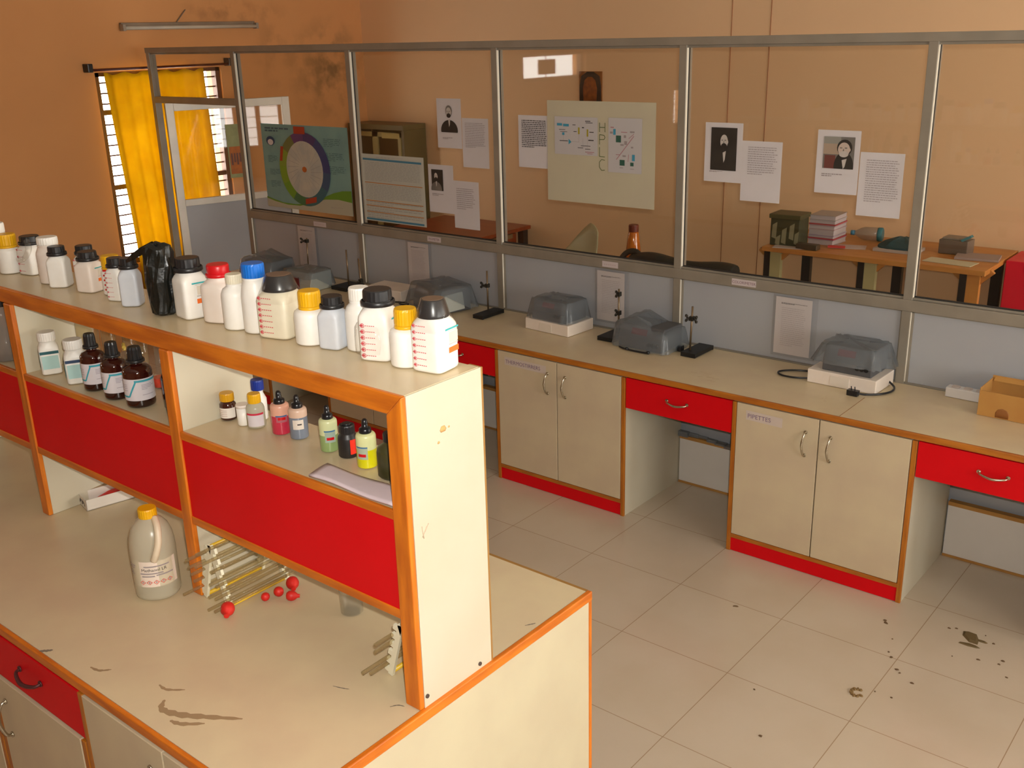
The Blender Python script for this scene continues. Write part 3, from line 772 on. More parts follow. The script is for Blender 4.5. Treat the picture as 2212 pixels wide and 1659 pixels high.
for a, b, w0, w1 in zip(P3, P3[1:], (.013, .010, .008), (.010, .008, .003)):
    for dy in (0, .003): quad(bm, [(a[0], a[1]+dy, a[2]-w0), (b[0], b[1]+dy, b[2]-w1), (b[0], b[1]+dy, b[2]+w1), (a[0], a[1]+dy, a[2]+w0)])
obj('bag_tail', bm, BAGB, t)
square_jar('white black-capped square bottle with orange label box just right of the black bag', -2.259, 1.451, Z, .0445, .153, -8, st=True)
t = tall_bottle('white bottle with a bright red cap', -2.165, 1.474, Z, .0415, .143, capm=REDC, body=PINKW, capr=.67, c=.80, sh_=.60, rot=20, sq=3.2, ribs=0)
bm = BM(); loft(bm, [(.030, .112), (.0315, .1125), (.0312, .120), (.027, .122)], seg=36); obj('cap_flange', bm, REDC, t)
tall_bottle('small cream-capped white bottle between the red-capped and blue-capped ones', -2.072, 1.452, Z, .0345, .134, capm=CREAMP, capr=.58, c=.83, sh_=.60, rot=20)
tall_bottle('white bottle with a yellow cap glimpsed behind the cream-capped bottle', -2.108, 1.528, Z, .0225, .140, capm=YELLOW, capr=.72, c=.84)
tall_bottle('tall white bottle with a bright blue cap', -2.004, 1.461, Z, .0345, .167, capm=BLUE, capr=.80, c=.80, sh_=.52)
square_jar('large square bottle shrink-wrapped over its tapered black cap, mid shelf top', -1.925, 1.473, Z, .0580, .147, 14, fat=.76, cap='taper', capm=BLACK, mk=7, body=CREAMP)
round_jar('short yellow-capped bottle right of the large shrink-wrapped one', -1.818, 1.472, Z, .0390, .123, capr=.67)
square_jar('low white bottle with flat black cap between yellow and white caps', -1.744, 1.475, Z, .0345, .120, 14, body=BLUEW)
tall_bottle('white bottle with plain white cap tucked left of the torn-bag bottle', -1.684, 1.504, Z, .0345, .142, capr=.67, c=.80, sh_=.58)
b21 = square_jar('white black-capped square bottle in a torn clear bag right of the white cap', -1.599, 1.481, Z, .0455, .154, 20, st=True)
marks(b21, .0455*.80, .153, 6, 1.3, .08, .52)
bm = BM()
loft(bm, [(.028, .010), (.036, .02), (.038, .05), (.036, .075), (.030, .082)], n=3, seg=26, cap0=False, cap1=False, off=(-.012, -.008, 0))
for v in bm.verts: v.co += Vector((random.uniform(-.002, .002), random.uniform(-.002, .002), random.uniform(-.003, .003)))
obj('torn_bag', bm, PLASTBAG, b21)
round_jar('short yellow-capped bottle second from the right end of the shelf top', -1.515, 1.479, Z, .0365, .124, capr=.67)
square_jar('shrink-wrapped square bottle with tapered black cap at the right end of the shelf top', -1.444, 1.491, Z, .0475, .152, 8, cap='taper', capm=BLACK, mk=7, st=True)

# ---- bottles in the middle compartment
ZM = 1.362
MG = 'bottles on the inner shelf'
def band_label(t, a, h, sq=True, dark=NAVY):
    bm = BM()
    for (u0, u1, v0, v1, mi) in ((-.9, .9, .50, .57, 0), (-.55, .92, .14, .46, 1), (-.9, -.6, .20, .44, 2)):
        quad(bm, [(u0*a, -a-.0008, v0*h), (u1*a, -a-.0008, v0*h), (u1*a, -a-.0008, v1*h), (u0*a, -a-.0008, v1*h)], mi)
    for (u0, u1, v0, v1, mi) in ((-.9, .9, .50, .57, 0), (-.8, .8, .14, .46, 1)):
        quad(bm, [(a+.0008, u0*a, v0*h), (a+.0008, u1*a, v0*h), (a+.0008, u1*a, v1*h), (a+.0008, u0*a, v1*h)], mi)
    obj('label', bm, [dark, LTEAL, PAPERW], t)
def shoulder_jar(label, x, y, r, h, rot, dark):
    t = thing('reagent_bottle', label, 'bottle', (x, y, ZM), math.radians(rot), MG); a = r*.80
    bm = BM(); loft(bm, [(a*.92, a*.92, 0, 5), (a, a, h*.03, 6), (a, a, h*.58, 6), (a*.95, a*.95, h*.66, 4), (a*.80, a*.80, h*.735, 2), (a*.76, a*.76, h*.78, 2)], seg=40); obj('bottle_body', bm, WHITEP, t)
    bm = BM(); cap_plain(bm, a*.88, h*.79, h, 1); obj('cap', bm, WHITEP, t)
    band_label(t, a, h, True, dark)
shoulder_jar('white jar with dark teal label band, nearer the divider of the left bay', -2.932, 1.378, .036, .126, -25, mat('dark_teal_ink', (.015, .10, .12), .6))
shoulder_jar('white jar with navy label band beside the amber bottles', -2.783, 1.380, .038, .127, -28, NAVY)
def amber(label, x, y, r, h, rot):
    t = thing('amber_bottle', label, 'bottle', (x, y, ZM), math.radians(rot), 'amber bottles on the inner shelf')
    bm = BM(); loft(bm, [(r*.90, 0), (r*.98, h*.02), (r, h*.05), (r, h*.56), (r*.96, h*.62), (r*.80, h*.67), (r*.45, h*.70), (r*.40, h*.72), (r*.40, h*.76)], seg=36); obj('bottle_body', bm, AMBER, t)
    bm = BM(); loft(bm, [(r*.60, h*.74), (r*.62, h*.75), (r*.61, h*.79)], seg=28); n = 30; R = []
    for (q, z) in ((.50, .79), (.46, .96), (.40, 1.0)):
        R.append([bm.verts.new(((q-.03*(k % 2))*r*math.cos(2*PI*k/n), (q-.03*(k % 2))*r*math.sin(2*PI*k/n), z*h)) for k in range(n)])
    for A, B in zip(R, R[1:]):
        for k in range(n): bm.faces.new((A[k], A[(k+1) % n], B[(k+1) % n], B[k]))
    bm.faces.new(R[-1]); obj('cap', bm, BLACKM, t)
    bm = BM(); q = r*1.012
    band(bm, q, h*.13, h*.50, -PI*.95, PI*.1, 26, 0)
    q = r*1.02; a0 = -PI*.62
    band(bm, q, h*.185, h*.215, -PI*.93, -PI*.72, 8, 1)
    lo = [(-PI*.74, .185), (-PI*.55, .46)]
    vs = []
    for k in range(7):
        u = k/6; a = lo[0][0]+(lo[1][0]-lo[0][0])*u; z = (lo[0][1]+(lo[1][1]-lo[0][1])*u)*h
        vs.append((bm.verts.new((q*math.cos(a), q*math.sin(a), z)), bm.verts.new((q*math.cos(a+.16), q*math.sin(a+.16), z+h*.012))))
    for A, B in zip(vs, vs[1:]):
        f = bm.faces.new((A[0], A[1], B[1], B[0])); f.material_index = 1
    band(bm, q, h*.445, h*.48, -PI*.56, 0, 12, 1)
    for k, (zz, a1) in enumerate(((.39, -.18), (.365, -.12), (.34, -.2), (.315, -.3), (.22, -.15))):
        band(bm, q, h*zz, h*(zz+.010), -PI*.42, a1*PI, 8, 2)
    for zz in (.40, .37, .34, .30): band(bm, q, h*zz, h*(zz+.009), -PI*.9, -PI*.73, 6, 2)
    obj('label', bm, [PAPERW, mat('cyan_ink', (.05, .36, .45), .6), mat('pale_ink', (.42, .36, .42), .7)], t)
    bm = BM()
amber('amber bottle with white label beside the navy-banded jar, leftmost of three', -2.678, 1.378, .034, .162, 52)
amber('amber bottle with white label, middle of the three', -2.560, 1.374, .0355, .158, 46)
amber('amber bottle with white label nearest the divider, rightmost of three', -2.450, 1.378, .039, .163, 54)
t = thing('dark_bottle', 'dark brown bottle half hidden behind the shelf divider', 'bottle', (-2.352, 1.425, ZM), 0, MG)
bm = BM(); loft(bm, [(.031, 0), (.034, .004), (.034, .085), (.024, .105), (.014, .112), (.014, .118)], seg=30); obj('bottle_body', bm, AMBER, t)
bm = BM(); cap_plain(bm, .017, .115, .138, 1); obj('cap', bm, BLACKM, t)
# glassware behind
t = thing('volumetric_flask', 'glass flask with bright red liquid behind the amber bottles', 'flask', (-2.532, 1.493, ZM))
bm = BM(); loft(bm, [(.020, 0), (.025, .004), (.026, .02), (.020, .037), (.0085, .047), (.0075, .16), (.009, .162)], seg=24, cap1=False); obj('flask_body', bm, LGLASS, t)
bm = BM(); loft(bm, [(.018, .002), (.0235, .005), (.0245, .02), (.0215, .030)], seg=24); obj('red_liquid', bm, mat('red_liquid', (.80, .045, .01), .08, coat=.6), t)
for i, (x, y, r, h, lab) in enumerate(((-2.80, 1.500, .020, .190, 'tall clear measuring cylinder behind the leftmost amber bottle'), (-2.715, 1.515, .017, .195, 'clear glass cylinder behind the gap of the amber bottles'),
                                       (-2.63, 1.505, .015, .19, 'narrow clear glass cylinder left of the red liquid flask'))):
    t = thing('measuring_cylinder', lab, 'glassware', (x, y, ZM), 0, 'glass cylinders behind the amber bottles')
    bm = BM(); loft(bm, [(r*1.5, 0), (r*1.5, .006), (r, .009), (r, h), (r*1.12, h+.004)], seg=20, cap1=False); obj('cylinder_body', bm, TUBEG, t)
t = thing('glass_jar', 'clear glass jar with domed lid behind the navy-banded jar', 'jar', (-2.892, 1.485, ZM))
bm = BM(); loft(bm, [(.028, 0), (.032, .004), (.032, .135), (.022, .15), (.022, .158)], seg=26); obj('jar_body', bm, TUBEG, t)
bm = BM(); loft(bm, [(.026, .156), (.027, .165), (.020, .185), (.008, .193)], seg=24); obj('jar_lid', bm, mat('amber_lid', (.42, .33, .10), .15, coat=.5), t)
t = thing('wash_bottle', 'wash bottle with a yellow spout behind the middle amber bottle', 'bottle', (-2.655, 1.465, ZM))
bm = BM(); loft(bm, [(.016, 0), (.018, .003), (.018, .07), (.009, .088), (.009, .095)], seg=20); obj('bottle_body', bm, LGLASS, t)
bm = BM(); tube(bm, [(0, 0, .094), (0, 0, .108), (.012, -.008, .116), (.030, -.018, .112)], .005); obj('spout', bm, mat('yellow_spout', (.62, .42, .08), .4), t)
t = thing('glass_jar', 'big clear jar with black lid in the leftmost bay, cut by the frame', 'jar', (-3.190, 1.372, ZM))
bm = BM(); loft(bm, [(.045, 0), (.050, .005), (.050, .145), (.040, .168), (.038, .175)], seg=30); obj('jar_body', bm, mat_glass('jar_glass', (.8, .8, .78), 1.5, .4, (.5, .5, .5)), t)
bm = BM(); cap_plain(bm, .042, .172, .200, 1); obj('jar_lid', bm, BLACKM, t)

# ---- small bottles in the right bay
SG = 'small bottles in the right bay of the shelf'
t = thing('brown_jar', 'small brown jar with yellow cap against the divider', 'bottle', (-2.158, 1.450, ZM), 0, SG)
bm = BM(); loft(bm, [(.019, 0), (.021, .003), (.021, .042), (.017, .047), (.016, .05)], seg=28); obj('bottle_body', bm, mat('brown_glass', (.05, .012, .008), .08, coat=.5), t)
bm = BM(); cap_plain(bm, .0185, .050, .071, 1); obj('cap', bm, mat('amber_yellow_cap', (.66, .33, .006), .35), t)
bm = BM(); band(bm, .0214, .007, .034, -PI*.95, PI*.1, 22, 0)
for k in range(4): band(bm, .0217, .012+k*.005, .0135+k*.005, -PI*.7, -PI*.25, 8, 1)
obj('label', bm, [PAPERB, mat('pinkish_ink', (.55, .40, .36), .7)], t)
t = thing('white_tub', 'small plain white tub between the brown jar and yellow cap', 'tub', (-2.090, 1.447, ZM), 0, SG)
bm = BM(); loft(bm, [(.0145, 0), (.016, .002), (.017, .050)], seg=26); obj('tub_body', bm, WHITEP, t)
bm = BM(); loft(bm, [(.0176, .047), (.0176, .053), (.0165, .055)], seg=26); obj('lid', bm, PINKW, t)
t = thing('blue_capped_bottle', 'bottle with a deep blue cap behind the white-labelled small bottle', 'bottle', (-2.088, 1.497, ZM), 0, SG)
bm = BM(); loft(bm, [(.018, 0), (.020, .003), (.020, .055), (.013, .07), (.013, .08)], seg=26); obj('bottle_body', bm, WHITEP, t)
bm = BM(); cap_plain(bm, .0165, .080, .107, 1); obj('cap', bm, mat('deep_blue_cap', (.008, .035, .30), .35), t)
FROST = mat_glass('frosted_plastic', (.92, .92, .86), 1.4, .78, (.74, .72, .58), .3)
t = thing('yellow_capped_bottle', 'small frosted bottle with yellow cap and red-striped label', 'bottle', (-2.053, 1.458, ZM), 0, SG)
bm = BM(); loft(bm, [(.021, 0), (.0235, .003), (.0235, .050), (.021, .057), (.015, .063), (.014, .068)], seg=30); obj('bottle_body', bm, FROST, t)
bm = BM(); cap_plain(bm, .0165, .064, .088, 1); obj('cap', bm, YELLOW, t)
bm = BM(); band(bm, .0239, .006, .036, -PI*.52, PI*.08, 14, 0); band(bm, .0241, .036, .041, -PI*.55, PI*.08, 14, 1); band(bm, .0239, .002, .036, -PI*.78, -PI*.62, 6, 2)
obj('label', bm, [PAPERW, mat('crimson_ink', (.6, .02, .06), .6), mat('pale_yellow_ink', (.72, .62, .30), .6)], t)
def dropper(label, x, y, r, h, rgb, lev, top, lab=None, rot=0):
    t = thing('dropper_bottle', label, 'bottle', (x, y, ZM), math.radians(rot), 'dropper bottles in the right bay of the shelf')
    liq = mat('liquid_%s' % label.split()[0], rgb, .25, var=.12, scale=20, coat=.3)
    pl_ = mat('plastic_%s' % label.split()[0], top, .35, var=.08, scale=20)
    bm = BM(); hb = h*.70; zl = hb*lev
    loft(bm, [(r*.90, 0), (r*.99, h*.015), (r, h*.03), (r, zl)], seg=30, cap1=False); obj('liquid_part', bm, liq, t)
    bm = BM(); loft(bm, [(r, zl), (r, hb*.90), (r*.96, hb*.95), (r*.85, hb*.985), (r*.55, hb), (r*.5, hb*1.02)], seg=30, cap0=False); obj('bottle_body', bm, pl_, t)
    bm = BM(); loft(bm, [(r*.60, hb*1.0), (r*.62, hb*1.01), (r*.60, hb+h*.085), (r*.52, hb+h*.10), (r*.33, hb+h*.115), (r*.31, hb+h*.20), (r*.27, hb+h*.255), (r*.14, hb+h*.285)], seg=26); obj('nozzle_cap', bm, BLACK, t)
    if lab:
        bm = BM(); band(bm, r*1.012, h*lab[0], h*lab[1], -PI*.36, PI*.02, 10, 0)
        if lab[2]:
            band(bm, r*1.02, h*lab[1]-.003, h*lab[1], -PI*.38, PI*.02, 10, 1); band(bm, r*1.02, h*lab[0]+.006, h*lab[0]+.013, -PI*.30, -PI*.04, 8, 2)
        else:
            band(bm, r*1.02, h*(lab[0]+.1), h*(lab[0]+.13), -PI*.2, -PI*.05, 6, 3)
        obj('label', bm, [mat('pale_label_'+label.split()[0], lab[3], .6), mat('blue_ink', (.03, .14, .34), .6), REDC, DINK], t)
dropper('red dropper bottle with black nozzle, left one of the row', -1.966, 1.468, .0233, .111, (.60, .035, .075), .62, (.80, .42, .30), (.30, .46, True, (.45, .12, .15)))
dropper('bluish grey dropper bottle with black nozzle', -1.905, 1.474, .0228, .111, (.20, .235, .30), .72, (.72, .50, .38), (.24, .46, False, (.74, .66, .58)), -10)
dropper('pale green dropper bottle with black nozzle', -1.781, 1.463, .0218, .114, (.30, .42, .16), .52, (.68, .72, .40), (.22, .48, True, (.36, .46, .38)))
dropper('lemon yellow dropper bottle with black nozzle', -1.637, 1.450, .0232, .116, (.78, .72, .01), .55, (.78, .80, .40), (.20, .46, True, (.42, .50, .36)), -40)
t = thing('black_bottle', 'black plastic bottle with an orange-red label edge between two droppers', 'bottle', (-1.717, 1.465, ZM), 0, SG)
bm = BM(); loft(bm, [(.021, 0), (.0232, .003), (.0232, .045), (.022, .050), (.018, .055), (.0175, .06)], seg=30); obj('bottle_body', bm, mat('black_hdpe', (.018, .016, .016), .42), t)
bm = BM(); cap_plain(bm, .0185, .058, .078, 1); loft(bm, [(.012, .078), (.010, .082)], seg=18); obj('cap', bm, BLACKM, t)
bm = BM(); band(bm, .0236, .010, .046, -PI*.16, PI*.05, 8); obj('label', bm, ORANGEI if False else mat('vivid_red_label', (.85, .03, .01), .5), t)
t = thing('dark_green_bottle', 'dark olive bottle partly hidden by the right upright', 'bottle', (-1.548, 1.440, ZM), 0, SG)
bm = BM(); loft(bm, [(.024, 0), (.0285, .006), (.0288, .060), (.026, .072), (.012, .082), (.012, .088)], n=2.4, seg=30); obj('bottle_body', bm, DKGREEN, t)
bm = BM(); cap_plain(bm, .0145, .085, .105, 1); obj('cap', bm, BLACKM, t)
# folded paper in the right bay
bm = BM(); g = []
nx, ny = 14, 6
for j in range(ny+1):
    row = []
    for i in range(nx+1):
        u, v = i/nx, j/ny
        row.append(bm.verts.new((-1.69+.268*u-.012*v, 1.321+.066*v+.004*math.sin(u*3), .006+.003*math.sin(u*7+v*2)+.004*v*(1-v)+ZM+.003)))
    g.append(row)
for j in range(ny):
    for i in range(nx): bm.faces.new((g[j][i], g[j][i+1], g[j+1][i+1], g[j+1][i])).smooth = True
o = obj('folded_paper', bm, mat('lilac_white_paper', (.66, .55, .60), .7, rgb2=(.62, .51, .56), scale=14))
s = o.modifiers.new('s', 'SOLIDIFY'); s.thickness = .005; s.offset = -1
tag(o, 'folded lilac-white sheet lying at the front of the right bay', 'paper')

# ------------------------------------------------------------------ things on the island bench
ZBT = ZB+.0012
# solvent jug
t = thing('solvent_jug', 'translucent plastic solvent jug with yellow cap beside the shelf divider', 'jug', (-2.300, 1.262, ZBT), math.radians(42))
R = .058
bm = BM(); loft(bm, [(R*.88, 0), (R*.98, .005), (R, .012), (R, .130), (R*.985, .150), (R*.93, .172), (R*.80, .195), (R*.58, .212), (.024, .220), (.021, .223), (.021, .232)], seg=40, n=2.2); obj('jug_body', bm, JUGM, t)
bm = BM(); tube(bm, [(.020, -.010, .222), (.032, -.036, .205), (.034, -.052, .170), (.026, -.060, .140), (.018, -.057, .122)], .0095, seg=12); obj('handle', bm, mat('jug_handle', (.70, .58, .42), .4), t)
bm = BM(); cap_plain(bm, .024, .223, .248, 1); obj('cap', bm, YELLOW, t)
lab = bpy.data.objects.new('label', None); COL.objects.link(lab); lab.parent = t
def arc_strip(bm, a0, a1, z0, z1, mi=0, dr=.002): band(bm, R+dr, z0, z1, a0, a1, 14, mi)
bm = BM(); arc_strip(bm, -PI*.92, -PI*.08, .044, .118, 0, .0012)
for (a0, a1, z0) in ((-.86, -.70, .103), (-.86, -.72, .096), (-.56, -.20, .102), (-.62, -.30, .082), (-.60, -.42, .074), (-.86, -.76, .084), (-.86, -.74, .077), (-.4, -.15, .076)):
    arc_strip(bm, a0*PI, a1*PI, z0, z0+.0035, 1)
for k in range(5):
    c = (-.60+.095*k)*PI; s = .0065
    for (o0, o1) in ((0, 1), (1, 2), (2, 3), (3, 0)):
        dirs = [(1, 0), (0, 1), (-1, 0), (0, -1)]
        def pt(d, q): a = c+d[0]*s*q/R*1.2; return ((R+.0022)*math.cos(a), (R+.0022)*math.sin(a), .058+d[1]*s*q)
        quad(bm, [pt(dirs[o0], 1), pt(dirs[o1], 1), pt(dirs[o1], .70), pt(dirs[o0], .70)], 2)
    a = c; quad(bm, [((R+.0022)*math.cos(a-.03), (R+.0022)*math.sin(a-.03), .056), ((R+.0022)*math.cos(a+.03), (R+.0022)*math.sin(a+.03), .056), ((R+.0022)*math.cos(a+.02), (R+.0022)*math.sin(a+.02), .061), ((R+.0022)*math.cos(a-.02), (R+.0022)*math.sin(a-.02), .061)], 1)
obj('label_paper', bm, [mat('jug_label_paper', (.78, .66, .56), .6), INK, mat('hazard_red', (.66, .10, .08), .6)], lab)
tx = txt('lettering', 'Methanol LR', .0125, DINK, lab, Matrix.Identity(4))
for v in tx.data.vertices:
    a = -PI*.60+v.co.x/R; v.co = Vector(((R+.0024)*math.cos(a), (R+.0024)*math.sin(a), .090+v.co.y))
# pipette racks
def rack(label, x, y0, y1, hw, zt, pips, ends, yel=True):
    t = thing('pipette_rack', label, 'rack', (x, (y0+y1)/2, ZBT))
    L = (y1-y0)/2
    RK = mat('rack_cream_plastic', (.82, .78, .60), .45)
    for s in (-1, 1):
        e = bpy.data.objects.new('end_frame', None); COL.objects.link(e); e.parent = t; e.location = (0, s*L, 0)
        for q in (-1, 1):
            bm = BM(); n = 6
            a = Vector((q*hw, 0, .004)); b = Vector((q*.006, 0, zt)); d = b-a; nrm = Vector((d.z, 0, -d.x)).normalized()*(1 if q > 0 else -1)
            o0 = a-nrm*.014; obox(bm, o0-Vector((0, .004, 0)), d, Vector((0, .008, 0)), nrm*.014)
            for k in range(n):
                c = a+d*((k+.15)/n); obox(bm, c-Vector((0, .004, 0)), d*(.5/n), Vector((0, .008, 0)), nrm*.012)
            obj('notched_leg', bm, RK, e)
    YR_ = mat('rack_yellow_bar', (.82, .52, .03), .4)
    for (xx, zz) in ((0, zt-.006), (hw-.006, .006), (-hw+.006, .006)):
        bm = BM(); cyl(bm, (xx, -L, zz), (xx, L, zz), .0055, seg=12); obj('tie_bar', bm, YR_ if yel else RK, t)
    return t
def pipette(x, y0, y1, z, r, label, g, tilt=0):
    o = BM(); cyl(o, (0, -(y1-y0)/2, 0), (0, (y1-y0)/2-.04, 0), r, seg=10); cyl(o, (0, (y1-y0)/2-.04, 0), (0, (y1-y0)/2, 0), r, r*.3, seg=10)
    ob = obj('glass_pipette', o, TUBEG, loc=(x, (y0+y1)/2, z), rot=(0, 0, tilt))
    return tag(ob, label, 'pipette', g)
rack('white pipette rack with yellow bars standing under the shelf behind the red bulbs', -2.122, 1.322, 1.505, .056, .170, 0, 0)
hw, zt = .056, .170
gp = 'glass pipettes on the yellow-barred rack'
gl_ = 'glass pipette resting on the right slope of the yellow-barred rack'
for k in range(6):
    f0 = (k+.80)/6; xx = -2.122+hw-(hw-.006)*f0+.007; zz = ZBT+.004+(zt-.004)*f0
    for j in range(2 if k < 3 else 1):
        pipette(xx+.012*j+.003, 1.255+.012*((k*5) % 4)+.01*j, 1.535, zz-.006*j+.004, .0042, gl_, gp)
for k in range(5):
    f0 = (k+.80)/6; xx = -2.122-hw+(hw-.006)*f0-.009; zz = ZBT+.004+(zt-.004)*f0
    pipette(xx, 1.262+.010*((k*3) % 4), 1.535, zz+.004, .0042, 'glass pipette resting on the left slope of the yellow-barred rack', gp)
rack('white pipette rack mostly hidden behind the right upright of the shelf', -1.480, 1.372, 1.520, .050, .150, 0, 0, True)
for k, (f0, y0) in enumerate(((.74, 1.315), (.58, 1.320), (.28, 1.290), (.14, 1.318))):
    xx = -1.480-.050+(.044)*f0-.009; zz = ZBT+.004+.146*f0
    pipette(xx, y0, 1.535, zz+.003, .0050, 'glass pipette end poking out beside the right upright, %s' % ('topmost', 'second down', 'third down', 'lowest')[k], 'glass pipettes on the half hidden rack')
# red rubber bulbs
def bulb(label, x, y, r, rz):
    bm = BM(); c = [(.0, -r), (.55*r, -.93*r), (.88*r, -.55*r), (r, 0), (.92*r, .42*r), (.70*r, .80*r), (.42*r, 1.1*r), (.34*r, 1.45*r), (.36*r, 1.55*r)]
    loft(bm, [(max(a, .0005), b) for a, b in c], seg=22)
    bmesh.ops.transform(bm, matrix=Matrix.Rotation(PI/2+.16, 4, 'Y'), verts=bm.verts)
    zmin = min(v.co.z for v in bm.verts)
    o = obj('rubber_bulb', bm, REDR, loc=(x, y, ZBT-zmin), rot=(0, 0, rz))
    return tag(o, label, 'pipette bulb', 'red rubber pipette bulbs')
bulb('red rubber bulb lying alone at the near foot of the rack', -2.046, 1.300, .0185, -.75)
bulb('round red rubber bulb leftmost in the cluster of four', -2.026, 1.404, .0115, 2.2)
bulb('red rubber bulb second from left in the cluster of four', -2.016, 1.440, .0135, 2.7)
bulb('largest red rubber bulb at the back of the cluster', -2.016, 1.487, .0175, -.6)
bulb('red rubber bulb at the front right of the cluster', -1.971, 1.446, .0140, .9)
t = thing('glass_beaker', 'faint clear glass beaker under the right bay of the shelf', 'beaker', (-1.802, 1.505, ZBT))
bm = BM(); loft(bm, [(.026, 0), (.029, .003), (.029, .060), (.031, .064)], seg=30, cap1=False); loft(bm, [(.031, .064), (.0275, .060), (.0275, .004)], seg=30, cap0=False)
obj('beaker_body', bm, mat_glass('beaker_glass', (.95, .95, .93), 1.5, .10, (.75, .75, .72)), t)
# open white carton
t = thing('carton', 'long open white carton with scribbled end under the left bay', 'box', (-2.962, 1.413, ZBT), math.radians(-12))
bm = BM(); w, l, h = .078, .175, .036
box(bm, -w/2, w/2, 0, l, 0, .002); box(bm, -w/2, -w/2+.002, 0, l, 0, h); box(bm, w/2-.002, w/2, 0, l, 0, h); box(bm, -w/2, w/2, 0, .002, 0, h); box(bm, -w/2, w/2, l-.002, l, 0, h)
obj('tray', bm, mat('white_card', (.76, .70, .63), .7, rgb2=(.74, .67, .60), scale=20), t)
bm = BM(); obox(bm, (-w/2, .01, h-.001), (-.028, 0, .010), (0, l-.02, 0), (0, 0, .0015)); obj('flap', bm, mat('brown_card_inside', (.36, .24, .14), .8), t)
bm = BM()
for k in range(7): cyl(bm, (-w/2+.012+.008*k, -.0006, .010+.004*(k % 3)), (-w/2+.016+.007*k, -.0006, .022+.003*((k*2) % 3)), .0007, seg=5)
obj('scribble', bm, DINK, t)
bm = BM(); loft(bm, [(.016, .09, 0), (.019, .05, .010), (.010, .02, .018)], n=2.6, seg=18)
o = obj('rubber_teat', bm, REDR, loc=(-2.958, 1.515, ZBT+.0035)); tag(o, 'red rubber item lying inside the open white carton', 'rubber item')

# ------------------------------------------------------------------ things on the partition worktop
ZK = ZW+.0012
def stand(label, x, y, rz, rod_h, clamps=(), base=(.10, .175), lean=0, rodx=-.02, rody=-.05):
    t = thing('retort_stand', label, 'retort stand', (x, y, ZK), rz, 'retort stands on the partition worktop')
    bm = BM(); a, b = base[0]/2, base[1]/2
    box(bm, -a, a, -b, b, .010, .022); box(bm, -a, a, -b, -b+.012, 0, .010); box(bm, -a, a, b-.012, b, 0, .010); box(bm, -a, -a+.010, -b+.012, b-.012, .002, .010); box(bm, a-.01, a, -b+.012, b-.012, .002, .010)
    obj('base_plate', bm, DARKI, t, .0015)
    bm = BM(); cyl(bm, (rodx, rody, .020), (rodx+lean*rod_h, rody, rod_h), .0048, seg=10); obj('rod', bm, mat('dull_steel_rod', (.24, .17, .10), .35, metal=.7), t)
    for (z, w, sd) in clamps:
        bm = BM(); cx = rodx+lean*z
        box(bm, cx-.010, cx+.010, rody-.012, rody+.010, z-.011, z+.011)
        for s in ((-1, 1) if sd == 0 else (sd,)):
            cyl(bm, (cx+s*.010, rody-.004, z), (cx+s*w, rody-.004, z), .004, seg=8)
            for dz in (-1, 1):
                cyl(bm, (cx+s*w*.7, rody-.004, z+dz*.008), (cx+s*w, rody-.008, z+dz*.012), .004, seg=8); cyl(bm, (cx+s*w-.003, rody-.008, z+dz*.012), (cx+s*w+.004, rody-.008, z+dz*.012), .007, seg=10)
            cyl(bm, (cx, rody-.012, z), (cx, rody-.03, z), .0035, seg=8)
        obj('clamp', bm, mat('dark_clamp', (.05, .045, .035), .4, metal=.6), t)
    return t
stand('retort stand with flat dark clamp behind the blue-capped bottle, leftmost', -5.37, 4.365, .0, .265, ((.245, .05, -1),), base=(.09, .115), lean=.04, rodx=0, rody=0)
stand('clampless retort stand left of the low white box base, rod thin', -4.90, 4.29, 0, .25, (), base=(.14, .16), rodx=.01, rody=0)
stand('retort stand with leaning rod in front of the white box behind the black caps', -4.46, 4.085, 0, .285, ((.15, .012, 1),), lean=-.06)
stand('retort stand with a small clamp left of the shrouded meter on its white base', -3.710, 4.285, 0, .250, ((.165, .04, -1),), base=(.075, .19), rodx=-.028, rody=.03)
stand('retort stand with two collars, its base half hidden by the shrouded meter', -2.878, 4.325, 0, .262, ((.235, .012, -1), (.135, .014, -1)), base=(.085, .19), rodx=.028, rody=.0)
stand('retort stand with double clamp right of the corded shrouded meter', -2.385, 4.325, 0, .245, ((.185, .028, 0),), base=(.082, .185), rodx=-.015, rody=-.045, lean=.03)

def cover_shape(bm, w, d, h, front_drop, flare, seed, hump=0, step=None):
    """plastic dust cover: grid draped over a box, flared hem, creases"""
    rnd = random.Random(seed); nu, nv = 16, 12
    loop = []
    N = 40
    levels = [(1.0, 0), (1.0, .33), (.99, .66), (.96, .93), (.85, 1.0), (.4, 1.0)]
    rings = []
    for (q, v) in levels:
        ring = []
        for k in range(N):
            c, s = se(2*PI*(k+.5)/N, 7)
            fl = flare*(1-v)**1.5*(1+.5*math.sin(k*1.7+seed))
            x = (w/2*q+fl)*c; y = (d/2*q+fl)*s
            top = h+hump*math.exp(-((x+w*.15)/(w*.28))**2)*(.6+.4*(y/d+.5))
            if step and x > step[0]*w: top = h*step[1]
            bottom = front_drop(x, y) if callable(front_drop) else front_drop
            z = bottom+(top-bottom)*v+(.006*math.sin(k*2.3+seed*3) if 0 < v < .95 else .003*math.sin(k*1.1+seed)*(v > .5))
            ring.append(bm.verts.new((x, y, max(.002, z))))
        rings.append(ring)
    for A, B in zip(rings, rings[1:]):
        for k in range(N): bm.faces.new((A[k], A[(k+1) % N], B[(k+1) % N], B[k])).smooth = True
    bm.faces.new(rings[-1])
